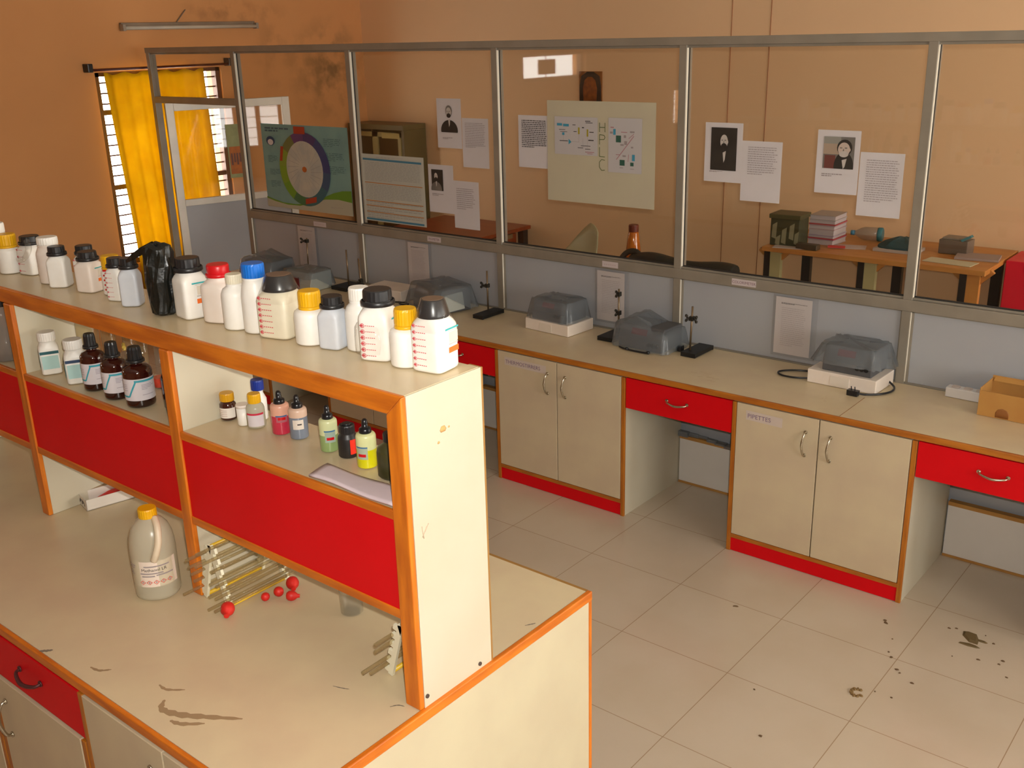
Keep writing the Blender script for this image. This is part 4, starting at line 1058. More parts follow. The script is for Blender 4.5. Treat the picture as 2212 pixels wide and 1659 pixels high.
def meter_body(t, w, d, h0, h1, m, disp=True):
    """wedge-fronted bench instrument"""
    bm = BM()
    P_ = [(-d/2, 0), (-d/2, h0*.45), (-d/2+d*.14, h1), (d/2, h1), (d/2, 0)]
    A = [bm.verts.new((-w/2, y, z)) for y, z in P_]; B = [bm.verts.new((w/2, y, z)) for y, z in P_]
    n = len(P_)
    for k in range(n): bm.faces.new((A[k], B[k], B[(k+1) % n], A[(k+1) % n]))
    bm.faces.new(A[::-1]); bm.faces.new(B); obj('instrument_body', bm, m, t, .004)
    if disp:
        bm = BM()
        y0, z0 = -d/2+d*.055, h0*.45+(h1-h0*.45)*.40; y1, z1 = -d/2+d*.115, h0*.45+(h1-h0*.45)*.82
        quad(bm, [(-w*.22, y0-.003, z0), (w*.14, y0-.003, z0), (w*.14, y1-.003, z1), (-w*.22, y1-.003, z1)]); obj('display', bm, mat('red_display_glass', (.20, .02, .03), .15), t)
        bm = BM()
        for k in range(3): cyl(bm, (w*(.22+.09*k), -d/2+.006, h0*.34), (w*(.22+.09*k), -d/2-.008, h0*.32), .010, seg=14)
        obj('knob', bm, BLACK, t)
def white_base(t, w, d, h):
    bm = BM(); box(bm, -w/2, w/2, -d/2, d/2, 0, h); obj('base_box', bm, WHITEBOX, t, .003)
    bm = BM(); box(bm, -w*.16, w*.12, -d/2-.002, -d/2, .006, h-.012); obj('base_flap', bm, mat('pale_box_flap', (.74, .66, .57), .6), t)
MGp = 'dust-covered meters on the partition worktop'
# meters from the far left to right
t = thing('bench_meter', 'dust-covered meter with red display, farthest left behind the blue cap', 'instrument', (-5.50, 4.13, ZK), .10, MGp)
meter_body(t, .25, .21, .13, .15, DEVG); bm = BM(); cover_shape(bm, .30, .25, .155, .01, .015, 3, hump=.045); obj('dust_cover', bm, COVER, t)
t = thing('bench_meter', 'low dust-covered meter with dark red front behind the shrink-wrapped bottle', 'instrument', (-5.135, 4.165, ZK), .0, MGp)
meter_body(t, .25, .18, .10, .115, DEVL, False)
bm = BM(); box(bm, -.12, .02, -.096, -.090, .004, .085); obj('red_front', bm, DISP, t)
bm = BM(); cover_shape(bm, .275, .21, .125, lambda x, y: .085 if y < 0 else .02, .012, 5); obj('dust_cover', bm, COVER, t)
t = thing('white_base_box', 'low white box base behind the saddle-topped black cap', 'box', (-4.50, 4.30, ZK), .05)
bm = BM(); box(bm, -.15, .15, -.09, .09, 0, .065); obj('box_body', bm, WHITEBOX, t, .003)
bm = BM(); tube(bm, [(.14, -.1, .006), (.19, -.14, .006), (.235, -.13, .006), (.21, -.10, .006), (.16, -.11, .007), (.1, -.13, .006)], .0045); obj('cable', bm, BLACK, t)
t = thing('bench_meter', 'dust-covered meter with pale tilted side behind the rightmost black cap', 'instrument', (-4.06, 4.27, ZK), -.30, MGp)
meter_body(t, .30, .22, .12, .135, DEVG, False)
bm = BM(); obox(bm, (.151, -.10, .012), (.03, -.01, .0), (.0, .16, .01), (-.02, 0, .095)); obj('side_plate', bm, DEVL, t)
bm = BM(); cover_shape(bm, .345, .27, .150, lambda x, y: .02 if y > 0 or x < .1 else .11, .02, 8); obj('dust_cover', bm, COVER, t)
t = thing('bench_meter', 'shrouded meter on a white base box right of the small-clamp stand', 'instrument', (-3.215, 4.295, ZK), -.06, MGp)
white_base(t, .30, .215, .060)
mb_ = bpy.data.objects.new('instrument', None); COL.objects.link(mb_); mb_.parent = t; mb_.location = (0, .0, .061)
meter_body(mb_, .23, .18, .10, .105, DEVG)
bm = BM(); cover_shape(bm, .275, .20, .112, .004, .012, 11); obj('dust_cover', bm, COVER, mb_)
t = thing('bench_meter', 'shrouded meter sitting directly on the worktop with a black cord in front', 'instrument', (-2.645, 4.305, ZK), -.04, MGp)
meter_body(t, .26, .19, .10, .115, DEVG); bm = BM(); cover_shape(bm, .325, .225, .120, .003, .010, 14, hump=.040, step=(.10, .86)); obj('dust_cover', bm, COVER, t)
bm = BM(); tube(bm, [(-.10, -.128, .006), (-.06, -.142, .005), (0, -.145, .005), (.05, -.142, .005), (.075, -.140, .006)], .0045)
ball(bm, (-.045, -.143, .008), .010, .009, .0075); ball(bm, (.082, -.140, .009), .011, .010, .0085); obj('cord', bm, BLACK, t)
bm = BM(); box(bm, -.016, .014, -.014, .014, .002, .026); box(bm, .014, .022, -.008, .008, .004, .034)
o = obj('power_plug', bm, BLACK, bev=.003, loc=(-2.470, 4.300, ZK-.0015)); tag(o, 'black power plug between the shrouded meter and double-clamp stand', 'plug')
t = thing('bench_meter', 'shrouded meter on a white base box nearest the cardboard box', 'instrument', (-1.605, 4.320, ZK), -.02, MGp)
white_base(t, .315, .205, .062)
mb_ = bpy.data.objects.new('instrument', None); COL.objects.link(mb_); mb_.parent = t; mb_.location = (.012, .01, .063)
meter_body(mb_, .225, .18, .105, .115, DEVG)
bm = BM(); cover_shape(bm, .27, .21, .125, lambda x, y: .045 if y < -.05 else .03+.02*math.sin(x*30), .022, 21); obj('dust_cover', bm, COVER, mb_)
bm = BM(); tube(bm, [(-.155, .01, .006), (-.21, .02, .006), (-.275, -.01, .006), (-.315, -.06, .006), (-.285, -.10, .006), (-.22, -.10, .006), (-.155, -.07, .007)], .0045)
obj('cable_loop', bm, BLACK, t)
bm = BM(); tube(bm, [(.15, .06, .02), (.19, .03, .006), (.20, -.03, .005), (.175, -.09, .005), (.13, -.135, .006), (.10, -.15, .010)], .0048); obj('power_cord', bm, BLACK, t)
bm = BM(); box(bm, -.028, .020, -.014, .014, 0, .024); 
for s in (-.008, .008): cyl(bm, (-.004+s, 0, .024), (-.006+s, 0, .040), .0025, seg=8)
o = obj('plug', bm, BLACK, t, .004); o.location = (.085, -.158, .0)
t = thing('socket_strip', 'white extension socket strip left of the cardboard box', 'socket strip', (-1.095, 4.392, ZK), -.03)
bm = BM(); box(bm, -.11, .11, -.025, .025, 0, .042); obj('strip_body', bm, mat('white_strip', (.72, .70, .70), .5), t, .003)
for k in range(4):
    bm = BM(); loft(bm, [(.017, .017, .042, 4), (.016, .016, .046, 4)], seg=20, off=(-.075+.05*k, 0, 0)); obj('socket', bm, mat('socket_cream', (.60, .52, .48), .5), t)
t = thing('cardboard_box', 'open brown cardboard box at the right edge of the worktop', 'box', (-.885, 4.305, ZK), -.02)
bm = BM(); w, d, h = .29, .17, .105; k = .003
box(bm, -w/2, w/2, -d/2, d/2, 0, k); box(bm, -w/2, w/2, -d/2, -d/2+k, k, h); box(bm, -w/2, w/2, d/2-k, d/2, k, h+.02); box(bm, -w/2, -w/2+k, -d/2+k, d/2-k, k, h+.01); box(bm, w/2-k, w/2, -d/2+k, d/2-k, k, h)
obj('box_walls', bm, CARD, t)
bm = BM(); obox(bm, (-w/2+.01, d/2-.02, h), (.15, 0, 0), (0, .018, .012), (0, 0, .003)); obox(bm, (.02, -.05, h*.35), (.09, .02, .05), (0, .09, 0), (0, 0, .003)); obj('inner_flap', bm, CARD, t)
bm = BM(); loft(bm, [(.026, .0005, 0), (.026, .0005, .02), (.018, .0005, .034), (.001, .0005, .040)], n=2.6, seg=16, off=(-.05, -d/2-.0008, .004)); obj('hand_hole', bm, CARDD, t)

# ------------------------------------------------------------------ papers on the partition
YG = P+.022
KG = YG/P
def onglass(x, z): return x*KG, H+(z-H)*KG
rndp = random.Random(5)
def sheet(name, label, x0, x1, z0, z1, cat='paper', group=None, m=PAPER, y=YG, conv=True, tilt=0):
    if conv: (x0, z0), (x1, z1) = onglass(x0, z0), onglass(x1, z1)
    t = thing(name, label, cat, ((x0+x1)/2, y, z0), 0, group, rot=(0, tilt, 0))
    w, h = x1-x0, z1-z0
    bm = BM(); n = 6; g = []
    for j in range(n+1):
        row = []
        for i in range(n+1):
            u, v = i/n, j/n
            row.append(bm.verts.new((-w/2+w*u, -.0012*(math.sin(3*u+5*v)+1)*(1-v)*.8, h*v)))
        g.append(row)
    for j in range(n):
        for i in range(n): bm.faces.new((g[j][i], g[j][i+1], g[j+1][i+1], g[j+1][i]))
    o = obj('sheet', bm, m, t); s = o.modifiers.new('s', 'SOLIDIFY'); s.thickness = .0005
    return t, w, h
def lines(t, w, h, u0, u1, v0, v1, n, m=INK, name='printed_text', wob=.15, dy=-.0028, th=.31):
    bm = BM()
    for k in range(n):
        v = v1-(v1-v0)*k/max(1, n-1); x = u0
        end = u1-(wob*rndp.random()*(u1-u0) if k < n-1 else .5*(u1-u0))
        while x < end:
            L = min(.02+.06*rndp.random(), end-x)
            lh = (v1-v0)/max(1, n-1)*th*h
            quad(bm, [(-w/2+w*x, dy, h*v-lh/2), (-w/2+w*(x+L), dy, h*v-lh/2), (-w/2+w*(x+L), dy, h*v+lh/2), (-w/2+w*x, dy, h*v+lh/2)])
            x += L+.012
    return obj(name, bm, m, t)
def portrait(t, w, h, u0, u1, v0, v1, bg, coat, face, hx=.5, vig=False, extra=None, k=1.0):
    """generic head-and-shoulders print in flat tones"""
    ph = bpy.data.objects.new('photo_print', None); COL.objects.link(ph); ph.parent = t
    X0, X1, Z0, Z1 = -w/2+w*u0, -w/2+w*u1, h*v0, h*v1; W, HH = X1-X0, Z1-Z0; y = -.003
    if not vig:
        bm = BM(); quad(bm, [(X0, y, Z0), (X1, y, Z0), (X1, y, Z1), (X0, y, Z1)]); obj('background', bm, bg, ph)
    def ell(cx, cz, rx, rz, m, yy, n=20, z_clip=None):
        bm = BM(); vs = []
        for k in range(n):
            a = 2*PI*k/n; z = cz+rz*math.sin(a)
            if z_clip is not None: z = max(z, z_clip)
            vs.append(bm.verts.new((cx+rx*math.cos(a), yy, z)))
        bm.faces.new(vs); return bm, m
    cx = X0+W*hx
    bm, _ = ell(cx, Z0+HH*.06, min(W*.47*k, X1-cx), HH*.36*k, coat, y-.0003, 24, Z0); obj('coat', bm, coat, ph)
    zc = Z0+HH*(.68 if k == 1 else .62)
    bm = BM(); vs = [bm.verts.new(p) for p in ((cx-W*.05*k, y-.0006, zc-HH*.26*k), (cx-W*.01, y-.0006, max(Z0, zc-HH*.50*k)), (cx+W*.04, y-.0006, max(Z0, zc-HH*.42*k)), (cx+W*.07*k, y-.0006, zc-HH*.22*k))]; bm.faces.new(vs); obj('shirt', bm, PHOTOL, ph)
    bm, _ = ell(cx, zc+HH*.035*k, W*.185*k, HH*.195*k, PHOTOD, y-.0005); obj('hair', bm, PHOTOD if not vig else PHOTOM, ph)
    bm, _ = ell(cx-W*.012*k, zc-HH*.005*k, W*.145*k, HH*.165*k, face, y-.0008); obj('face', bm, face, ph)
    bm = BM()
    for s_ in (-1, 1):
        c_ = (cx-W*.025*k+s_*W*.06*k, zc+HH*.03*k); quad(bm, [(c_[0]-W*.03*k, y-.0011, c_[1]-HH*.012*k), (c_[0]+W*.03*k, y-.0011, c_[1]-HH*.012*k), (c_[0]+W*.03*k, y-.0011, c_[1]+HH*.012*k), (c_[0]-W*.03*k, y-.0011, c_[1]+HH*.012*k)])
    quad(bm, [(cx-W*.04*k, y-.0011, zc-HH*.045*k), (cx-W*.005*k, y-.0011, zc-HH*.045*k), (cx-W*.015*k, y-.0011, zc+HH*.01*k), (cx-W*.03*k, y-.0011, zc+HH*.01*k)])
    obj('eyes_and_nose', bm, PHOTOM, ph)
    bm, _ = ell(cx-W*.01*k, zc-HH*.115*k, W*.115*k, HH*.075*k, PHOTOM, y-.0011); obj('beard', bm, PHOTOD if k == 1 else PHOTOL, ph)
    bm, _ = ell(cx+W*.125*k, zc-HH*.01*k, W*.025*k, HH*.04*k, face, y-.0009); obj('ear', bm, face, ph)
    if extra:
        for (a0, a1, b0, b1, m) in extra:
            bm = BM(); quad(bm, [(X0+W*a0, y-.0002, Z0+HH*b0), (X0+W*a1, y-.0002, Z0+HH*b0), (X0+W*a1, y-.0002, Z0+HH*b1), (X0+W*a0, y-.0002, Z0+HH*b1)]); obj('backdrop_patch', bm, m, ph)
gpap = 'printed sheets stuck on the glass'
t, w, h = sheet('printed_sheet', 'portrait sheet of a bearded man in dark coat, upper of the left pane pair', -4.183, -3.996, 1.666, 1.942, group=gpap)
portrait(t, w, h, .16, .90, .32, .92, PAPER, PHOTOD, PHOTOL, .48, True); lines(t, w, h, .2, .7, .20, .22, 1, DINK, 'caption', th=.3) if False else None
lines(t, w, h, .22, .66, .19, .21, 2, INK, 'caption', th=.6)
t, w, h = sheet('printed_sheet', 'text sheet lower right of the vignetted portrait', -3.992, -3.797, 1.565, 1.838, group=gpap); lines(t, w, h, .12, .9, .42, .90, 15)
t, w, h = sheet('printed_sheet', 'sheet with a small dark photo near the table chart', -4.275, -4.076, 1.286, 1.566, group=gpap)
portrait(t, w, h, .14, .60, .46, .90, PHOTOD, PHOTOM, PHOTOL, .40); lines(t, w, h, .14, .64, .36, .39, 2, INK, 'caption', th=.5)
t, w, h = sheet('printed_sheet', 'text sheet overlapping the red-brown desk view', -4.077, -3.883, 1.208, 1.483, group=gpap); lines(t, w, h, .12, .85, .42, .84, 11)
t, w, h = sheet('printed_sheet', 'dense text sheet half under the left side of the cream chart', -3.582, -3.340, 1.590, 1.866, group=gpap); lines(t, w, h, .10, .80, .40, .90, 15, DINK, th=.42, wob=.05)
t, w, h = sheet('printed_sheet', 'portrait sheet of a bearded man on black, centre right pane', -2.442, -2.247, 1.590, 1.864, group=gpap)
portrait(t, w, h, .17, .86, .20, .92, PHOTOD, PHOTOD, PHOTOL, .52); lines(t, w, h, .15, .55, .17, .18, 2, INK, 'caption', th=.8)
t, w, h = sheet('printed_sheet', 'text sheet hanging right of the black portrait', -2.247, -2.048, 1.511, 1.787, group=gpap); lines(t, w, h, .16, .90, .46, .90, 13)
t, w, h = sheet('printed_sheet', 'colour photo sheet of a grey-haired man in suit and tie', -1.884, -1.690, 1.576, 1.850, group=gpap)
portrait(t, w, h, .16, .88, .40, .90, PHOTOM, PHOTOD, mat('photo_skin', (.50, .40, .34), .6), .68, k=1.32, extra=[(0, .5, .45, .78, mat('photo_tan', (.36, .27, .20), .6)), (.05, .4, 0, .42, mat('photo_maroon', (.14, .04, .03), .6)), (0, .55, .78, 1, mat('photo_grey', (.26, .25, .22), .6))])
lines(t, w, h, .15, .65, .28, .31, 2, INK, 'caption', th=.5)
t, w, h = sheet('printed_sheet', 'text sheet hanging right of the colour photo', -1.686, -1.495, 1.490, 1.763, group=gpap); lines(t, w, h, .16, .92, .24, .88, 19)
# big hand-made chart
t, w, h = sheet('wall_chart', 'large cream chart headed HPLC with two diagrams pasted on', -3.382, -2.714, 1.427, 1.947, 'chart', None, CHART, YG-.004)
GI = mat('olive_marker', (.10, .13, .04), .8)
bm = BM()
def cp(u, v, dy=-.004): return (-w/2+w*u, dy, h*v)
def seg_(bm, a, b, th=.0035, mi=0, dy=-.004):
    A = Vector(cp(*a, dy)); B = Vector(cp(*b, dy)); d = (B-A).normalized(); n = Vector((-d.z, 0, d.x))*th/2
    quad(bm, [A-n, B-n, B+n, A+n], mi)
L0, L1 = .505, .555
for (a, b) in (((L0, .80), (L0, .71)), ((L1, .80), (L1, .71)), ((L0, .755), (L1, .755)),
               ((L0, .685), (L0, .59)), ((L0, .685), (L1-.008, .68)), ((L1-.008, .68), (L1, .66)), ((L1, .66), (L1-.008, .64)), ((L1-.008, .64), (L0, .637)),
               ((L0, .565), (L0, .475)), ((L0, .475), (L1, .472)),
               ((L1, .44), (L0+.02, .447)), ((L0+.02, .447), (L0, .42)), ((L0, .42), (L0, .37)), ((L0, .37), (L0+.02, .34)), ((L0+.02, .34), (L1, .345))): seg_(bm, a, b)
obj('lettering', bm, GI, t)
def pasted(name, u0, u1, v0, v1):
    bm = BM(); quad(bm, [cp(u0, v0, -.0025), cp(u1, v0, -.0025), cp(u1, v1, -.0025), cp(u0, v1, -.0025)]); return obj(name, bm, mat('pasted_paper', (.50, .475, .48), .8), t)
e1 = pasted('flow_diagram', .075, .485, .475, .845); e2 = pasted('component_diagram', .585, .885, .33, .85)
CY = mat('cyan_print', (.05, .28, .42), .7); GR = mat('green_print', (.03, .10, .07), .7); YL = mat('yellow_print', (.36, .30, .02), .7); PK = mat('pink_print', (.42, .20, .22), .7)
def patches(parent, name, lst, m):
    bm = BM()
    for (a0, a1, b0, b1) in lst: quad(bm, [cp(a0, b0, -.0036), cp(a1, b0, -.0036), cp(a1, b1, -.0036), cp(a0, b1, -.0036)])
    o = obj(name, bm, m, parent); return o
patches(e1, 'blue_blocks', [(.10, .15, .755, .78), (.16, .215, .75, .775), (.15, .172, .665, .69)], CY)
bm = BM(); vs = [bm.verts.new(cp(*q, -.0036)) for q in ((.212, .575), (.240, .600), (.212, .63))]; bm.faces.new(vs); obj('arrow_head', bm, CY, e1)
patches(e1, 'yellow_columns', [(.303, .318, .68, .745), (.385, .400, .66, .73)], YL)
patches(e1, 'small_captions', [(.37, .42, .805, .812), (.375, .44, .79, .796), (.12, .18, .715, .72), (.13, .20, .695, .699), (.125, .205, .605, .612), (.25, .28, .765, .771), (.34, .36, .74, .75), (.41, .45, .70, .708), (.33, .42, .565, .57), (.30, .35, .545, .55), (.37, .42, .535, .54), (.40, .45, .62, .63), (.26, .29, .70, .706)], DINK)
patches(e1, 'pink_captions', [(.37, .455, .505, .512), (.39, .44, .49, .496)], PK)
bm = BM()
for a, b in (((.31, .68), (.31, .60)), ((.24, .605), (.31, .605)), ((.392, .66), (.392, .55)), ((.35, .64), (.35, .54)), ((.16, .665), (.16, .61))): seg_(bm, a, b, .0012, 0, -.0036)
obj('connecting_lines', bm, INK, e1)
for q in ((.655, .70, .62, .685), (.69, .735, .40, .455), (.785, .815, .40, .435)): patches(e2, 'green_block', [q], GR)
patches(e2, 'blue_bottles', [(.63, .652, .69, .745), (.80, .825, .45, .51)], CY)
patches(e2, 'small_captions', [(.60, .625, .70, .72), (.725, .745, .665, .69), (.73, .755, .60, .635), (.695, .725, .59, .605), (.79, .81, .57, .585), (.715, .745, .485, .50), (.69, .72, .375, .382), (.785, .82, .37, .376), (.78, .82, .715, .73)], INK)
patches(e2, 'pink_captions', [(.605, .635, .755, .765), (.70, .755, .715, .722), (.655, .69, .50, .506)], PK)
bm = BM(); seg_(bm, (.66, .455), (.815, .685), .004, 0, -.0036); seg_(bm, (.77, .66), (.815, .705), .003, 0, -.0036); seg_(bm, (.765, .44), (.77, .51), .003, 0, -.0036); obj('long_pipe', bm, PK, e2)
# ornament print on the back wall
t = thing('framed_print', 'small print of an orange figure under a dark arch, above the cream chart', 'picture', (-4.72, YB-.010, 1.762))
bm = BM(); box(bm, -.105, .105, 0, .010, 0, .225); obj('backing', bm, CARDD, t)
bm = BM(); loft(bm, [(.10, .003, .0), (.10, .003, .11), (.085, .003, .19), (.03, .003, .222)], n=8, seg=24, off=(0, -.002, 0)); obj('dark_arch', bm, PHOTOD, t)
bm = BM(); loft(bm, [(.060, .002, .0), (.066, .002, .10), (.050, .002, .16), (.02, .002, .185)], n=6, seg=24, off=(0, -.007, 0)); obj('orange_shape', bm, mat('orange_print', (.34, .10, .015), .6, rgb2=(.2, .05, .01), scale=30), t)
# blue science poster
PB = mat('blue_poster', (.20, .36, .33), .6, rgb2=(.17, .31, .30), scale=6)
t, w, h = sheet('science_poster', 'blue-green poster with a large colour ring taped inside the glass', -5.818, -4.955, 1.195, 1.750, 'poster', None, PB, YG-.002)
def shape(parent, name, pts, m, dy):
    bm = BM(); vs = [bm.verts.new(cp(u, v, dy)) for u, v in pts]; bm.faces.new(vs); bmesh.ops.triangulate(bm, faces=bm.faces); return obj(name, bm, m, parent)
ph = [(.02, .085)]+[(.02+.98*k/12, .06-.06*math.sin(k/12*PI*1.2)+.10*max(0, (k-5)/7)**1.2) for k in range(13)]
top = [(1.0, .33), (.9, .325), (.8, .29), (.7, .23), (.6, .15), (.5, .09), (.35, .055), (.2, .06), (.1, .085), (.0, .12)]
bot = [(0, .0), (1.0, .0)]
shape(t, 'white_foot', bot+[(1.0, .20), (.85, .20), (.7, .16), (.55, .09), (.4, .05), (.25, .045), (.1, .07), (0, .10)], mat('poster_foot', (.42, .40, .30), .6), -.0036)
shape(t, 'green_swoosh', [(0, .10), (.1, .07), (.25, .045), (.4, .05), (.55, .10), (.7, .16), (.85, .175), (1, .155), (1, .29), (.9, .28), (.8, .245), (.68, .18), (.5, .085), (.35, .062), (.2, .066), (.1, .09), (0, .12)], mat('leaf_green', (.12, .26, .02), .6), -.0042)
ring = bpy.data.objects.new('colour_ring', None); COL.objects.link(ring); ring.parent = t
RC, RU, RV = (.49, .49), .295, .435
cols = [(.045, .055, .16), (.07, .04, .13), (.13, .05, .15), (.16, .17, .05), (.22, .30, .03), (.20, .32, .02), (.15, .30, .02), (.06, .16, .06), (.04, .13, .13), (.04, .12, .15), (.04, .08, .16), (.04, .05, .16)]
NS = 36
for si in range(12):
    bm = BM()
    for k in range(3):
        a0 = PI*.15+2*PI*(si*3+k)/NS; a1 = PI*.15+2*PI*(si*3+k+1)/NS
        quad(bm, [cp(RC[0]+RU*math.cos(a0), RC[1]+RV*math.sin(a0), -.005), cp(RC[0]+RU*math.cos(a1), RC[1]+RV*math.sin(a1), -.005), cp(RC[0]+RU*.72*math.cos(a1), RC[1]+RV*.76*math.sin(a1), -.005), cp(RC[0]+RU*.72*math.cos(a0), RC[1]+RV*.76*math.sin(a0), -.005)])
    obj('ring_segment', bm, mat('ring_colour_%d' % si, cols[si], .6), ring)
shape(ring, 'ring_centre', [(RC[0]+RU*.72*math.cos(2*PI*k/30), RC[1]+RV*.76*math.sin(2*PI*k/30)) for k in range(30)], mat('ring_centre_tone', (.52, .49, .40), .6, rgb2=(.40, .41, .38), scale=9), -.0048)
shape(ring, 'hub', [(RC[0]+.028*math.cos(2*PI*k/8), RC[1]+.035*math.sin(2*PI*k/8)) for k in range(8)], mat('hub_orange', (.45, .12, .02), .6), -.0056)
bm = BM()
for k in range(24):
    a = 2*PI*k/24
    A = Vector(cp(RC[0]+RU*.25*math.cos(a), RC[1]+RV*.25*math.sin(a), -.0052)); B = Vector(cp(RC[0]+RU*.66*math.cos(a+.2), RC[1]+RV*.70*math.sin(a+.2), -.0052)); n_ = Vector((0, 0, .0012))
    quad(bm, [A-n_, B-n_, B+n_, A+n_])
obj('fine_print', bm, mat('ring_ink', (.30, .29, .27), .7), ring)
OR = mat('poster_red_tab', (.40, .045, .012), .6)
for q in ([(.40, .90), (.53, .90), (.53, .985), (.40, .985)], [(.205, .57), (.235, .57), (.262, .74), (.228, .745)], [(.47, .075), (.60, .115), (.605, .18), (.475, .14)]): shape(t, 'red_tab', q, OR, -.0055)
shape(t, 'round_logo', [(.11+.052*math.cos(2*PI*k/16), .80+.055*math.sin(2*PI*k/16)) for k in range(16)], NAVY, -.0045)
shape(t, 'logo_patch', [(.11+.034*math.cos(2*PI*k/16), .785+.035*math.sin(2*PI*k/16)) for k in range(16)], PAPER, -.005)
lines(t, w, h, .05, .36, .92, .95, 2, mat('poster_title_ink', (.06, .11, .14), .7), 'title_text', th=.6)
for (u0, u1, v0, v1) in ((.73, .93, .78, .86), (.75, .95, .62, .70), (.77, .96, .47, .55), (.06, .18, .55, .62), (.07, .2, .40, .46), (.07, .19, .25, .32)):
    lines(t, w, h, u0, u1, v0, v1, 5, mat('poster_ink', (.085, .17, .17), .7), 'caption', dy=-.0042)
lines(t, w, h, .76, .90, .07, .08, 2, INK, 'footnote', dy=-.0045)
# table chart
t, w, h = sheet('table_chart', 'white table chart with orange rules taped beside the poster', -4.846, -4.310, 1.185, 1.599, 'poster', None, mat('table_paper', (.50, .50, .44), .7), YG)
bm = BM(); seg_(bm, (.03, .925), (.97, .915), .012); seg_(bm, (.03, .03), (.97, .03), .012); obj('blue_rules', bm, mat('steel_blue_print', (.06, .20, .30), .7), t)
bm = BM()
for v in (.58, .31, .235, .14): seg_(bm, (.04, v), (.97, v-.005), .005)
obj('orange_rules', bm, mat('orange_rule', (.50, .20, .05), .7), t)
for (v0, v1) in ((.62, .88), (.34, .55), (.26, .29), (.16, .22), (.06, .12)): lines(t, w, h, .05, .95, v0, v1, max(2, int((v1-v0)*50)), mat('table_ink', (.36, .35, .33), .8), 'table_text', wob=.02, dy=-.0042, th=.3)
lines(t, w, h, .25, .7, .955, .965, 2, INK, 'title_text', dy=-.0042)
# poster on the open door
t = thing('door_poster', 'small orange and pale picture chart taped on the open door glass', 'poster', (0, 0, 0))
t.rotation_euler = door.rotation_euler; ca, sa = math.cos(door.rotation_euler.z), math.sin(door.rotation_euler.z)
u = .44; t.location = (hx+ca*u+sa*.006, hy+sa*u-ca*.006, 1.255)
bm = BM(); box(bm, 0, .16, -.001, 0, 0, .41); obj('sheet', bm, mat('pale_green_print', (.38, .40, .18), .6, var=.2, scale=15), t)
bm = BM(); quad(bm, [(.01, -.0016, .03), (.15, -.0016, .03), (.15, -.0016, .24), (.01, -.0016, .24)]); obj('orange_field', bm, mat('orange_field', (.55, .16, .02), .6, rgb2=(.4, .12, .02), scale=20), t)
bm = BM()
for k in range(6): quad(bm, [(.02+.022*k, -.0022, .10+.02*(k % 2)), (.034+.022*k, -.0022, .10+.02*(k % 2)), (.034+.022*k, -.0022, .19), (.02+.022*k, -.0022, .19)])
obj('small_pictures', bm, CAVITY, t)

# laminated method sheets under the sill
gm = 'method sheets hung under the sill'
for i, (x0, x1, z0, z1, lab) in enumerate(((-5.54, -5.365, .80, 1.083, 'laminated method sheet farthest left, behind the flat-clamp stand'), (-4.49, -4.315, .815, 1.079, 'laminated method sheet behind the shrink-wrapped right end bottle'),
                                           (-3.067, -2.893, .805, 1.074, 'laminated method sheet above the two-collar stand'), (-2.037, -1.856, .797, 1.074, 'laminated method sheet beside the meter nearest the cardboard box'))):
    t, w, h = sheet('method_sheet', lab, x0, x1, z0, z1, 'paper', gm, mat('method_paper', (.68, .62, .61), .75), P+.006, False)
    lines(t, w, h, .16, .88, .89, .905, 2, DINK, 'title_text', th=.5, wob=.02)
    lines(t, w, h, .18, .86, .16, .82, 20, mat('method_ink', (.52, .46, .455), .8), 'printed_text')
    bm = BM(); box(bm, -w/2-.012, w/2+.03, -.0038, -.0034, -.012, h+.012); obj('clear_sleeve', bm, SLEEVE, t)
# handwritten labels on the sill
gs = 'name labels on the sill'
for (x0, x1, z, s, lab) in ((-5.355, -5.230, 1.098, None, 'blank-looking pale label on the sill below the ring poster'), (-4.307, -4.196, 1.104, 'PH-METER', 'small sill label lettered PH-METER'),
                            (-3.028, -2.928, 1.100, None, 'pale worn sill label above the third method sheet'), (-2.268, -2.140, 1.102, 'COLORIMETER', 'small sill label lettered COLORIMETER')):
    t = thing('sill_label', lab, 'label', ((x0+x1)/2, P-.0036, z), 0, gs); w = x1-x0
    bm = BM(); box(bm, -w/2, w/2, -.0006, 0, 0, .031); obj('label_paper', bm, mat('pink_label_paper', (.58, .50, .50), .7), t)
    if s: txt('lettering', s, .0185 if len(s) > 8 else .0195, mat('sill_ink', (.22, .12, .16), .8), t, face_front(0, -.0011, .009), 'CENTER')
    else:
        bm = BM()
        for k in range(6): quad(bm, [(-w*.38+k*w*.13, -.0010, .012), (-w*.30+k*w*.13, -.0010, .012), (-w*.30+k*w*.13, -.0010, .017), (-w*.38+k*w*.13, -.0010, .017)])
        obj('faded_marks', bm, mat('faded_pink_ink', (.50, .38, .38), .8), t)

# ------------------------------------------------------------------ inner room beyond the glass
def table(name, label, x0, x1, y0, y1, zt, m, legs, lm, th=.03, cat='table'):
    t = thing(name, label, cat, ((x0+x1)/2, (y0+y1)/2, 0)); w, d = (x1-x0)/2, (y1-y0)/2
    bm = BM(); box(bm, -w, w, -d, d, zt-th, zt); obj('table_top', bm, m, t, .003)
    for (lx, ly, s) in legs:
        bm = BM(); box(bm, lx-s, lx+s, ly-s, ly+s, 0, zt-th); obj('leg', bm, lm, t, .002)
    return t
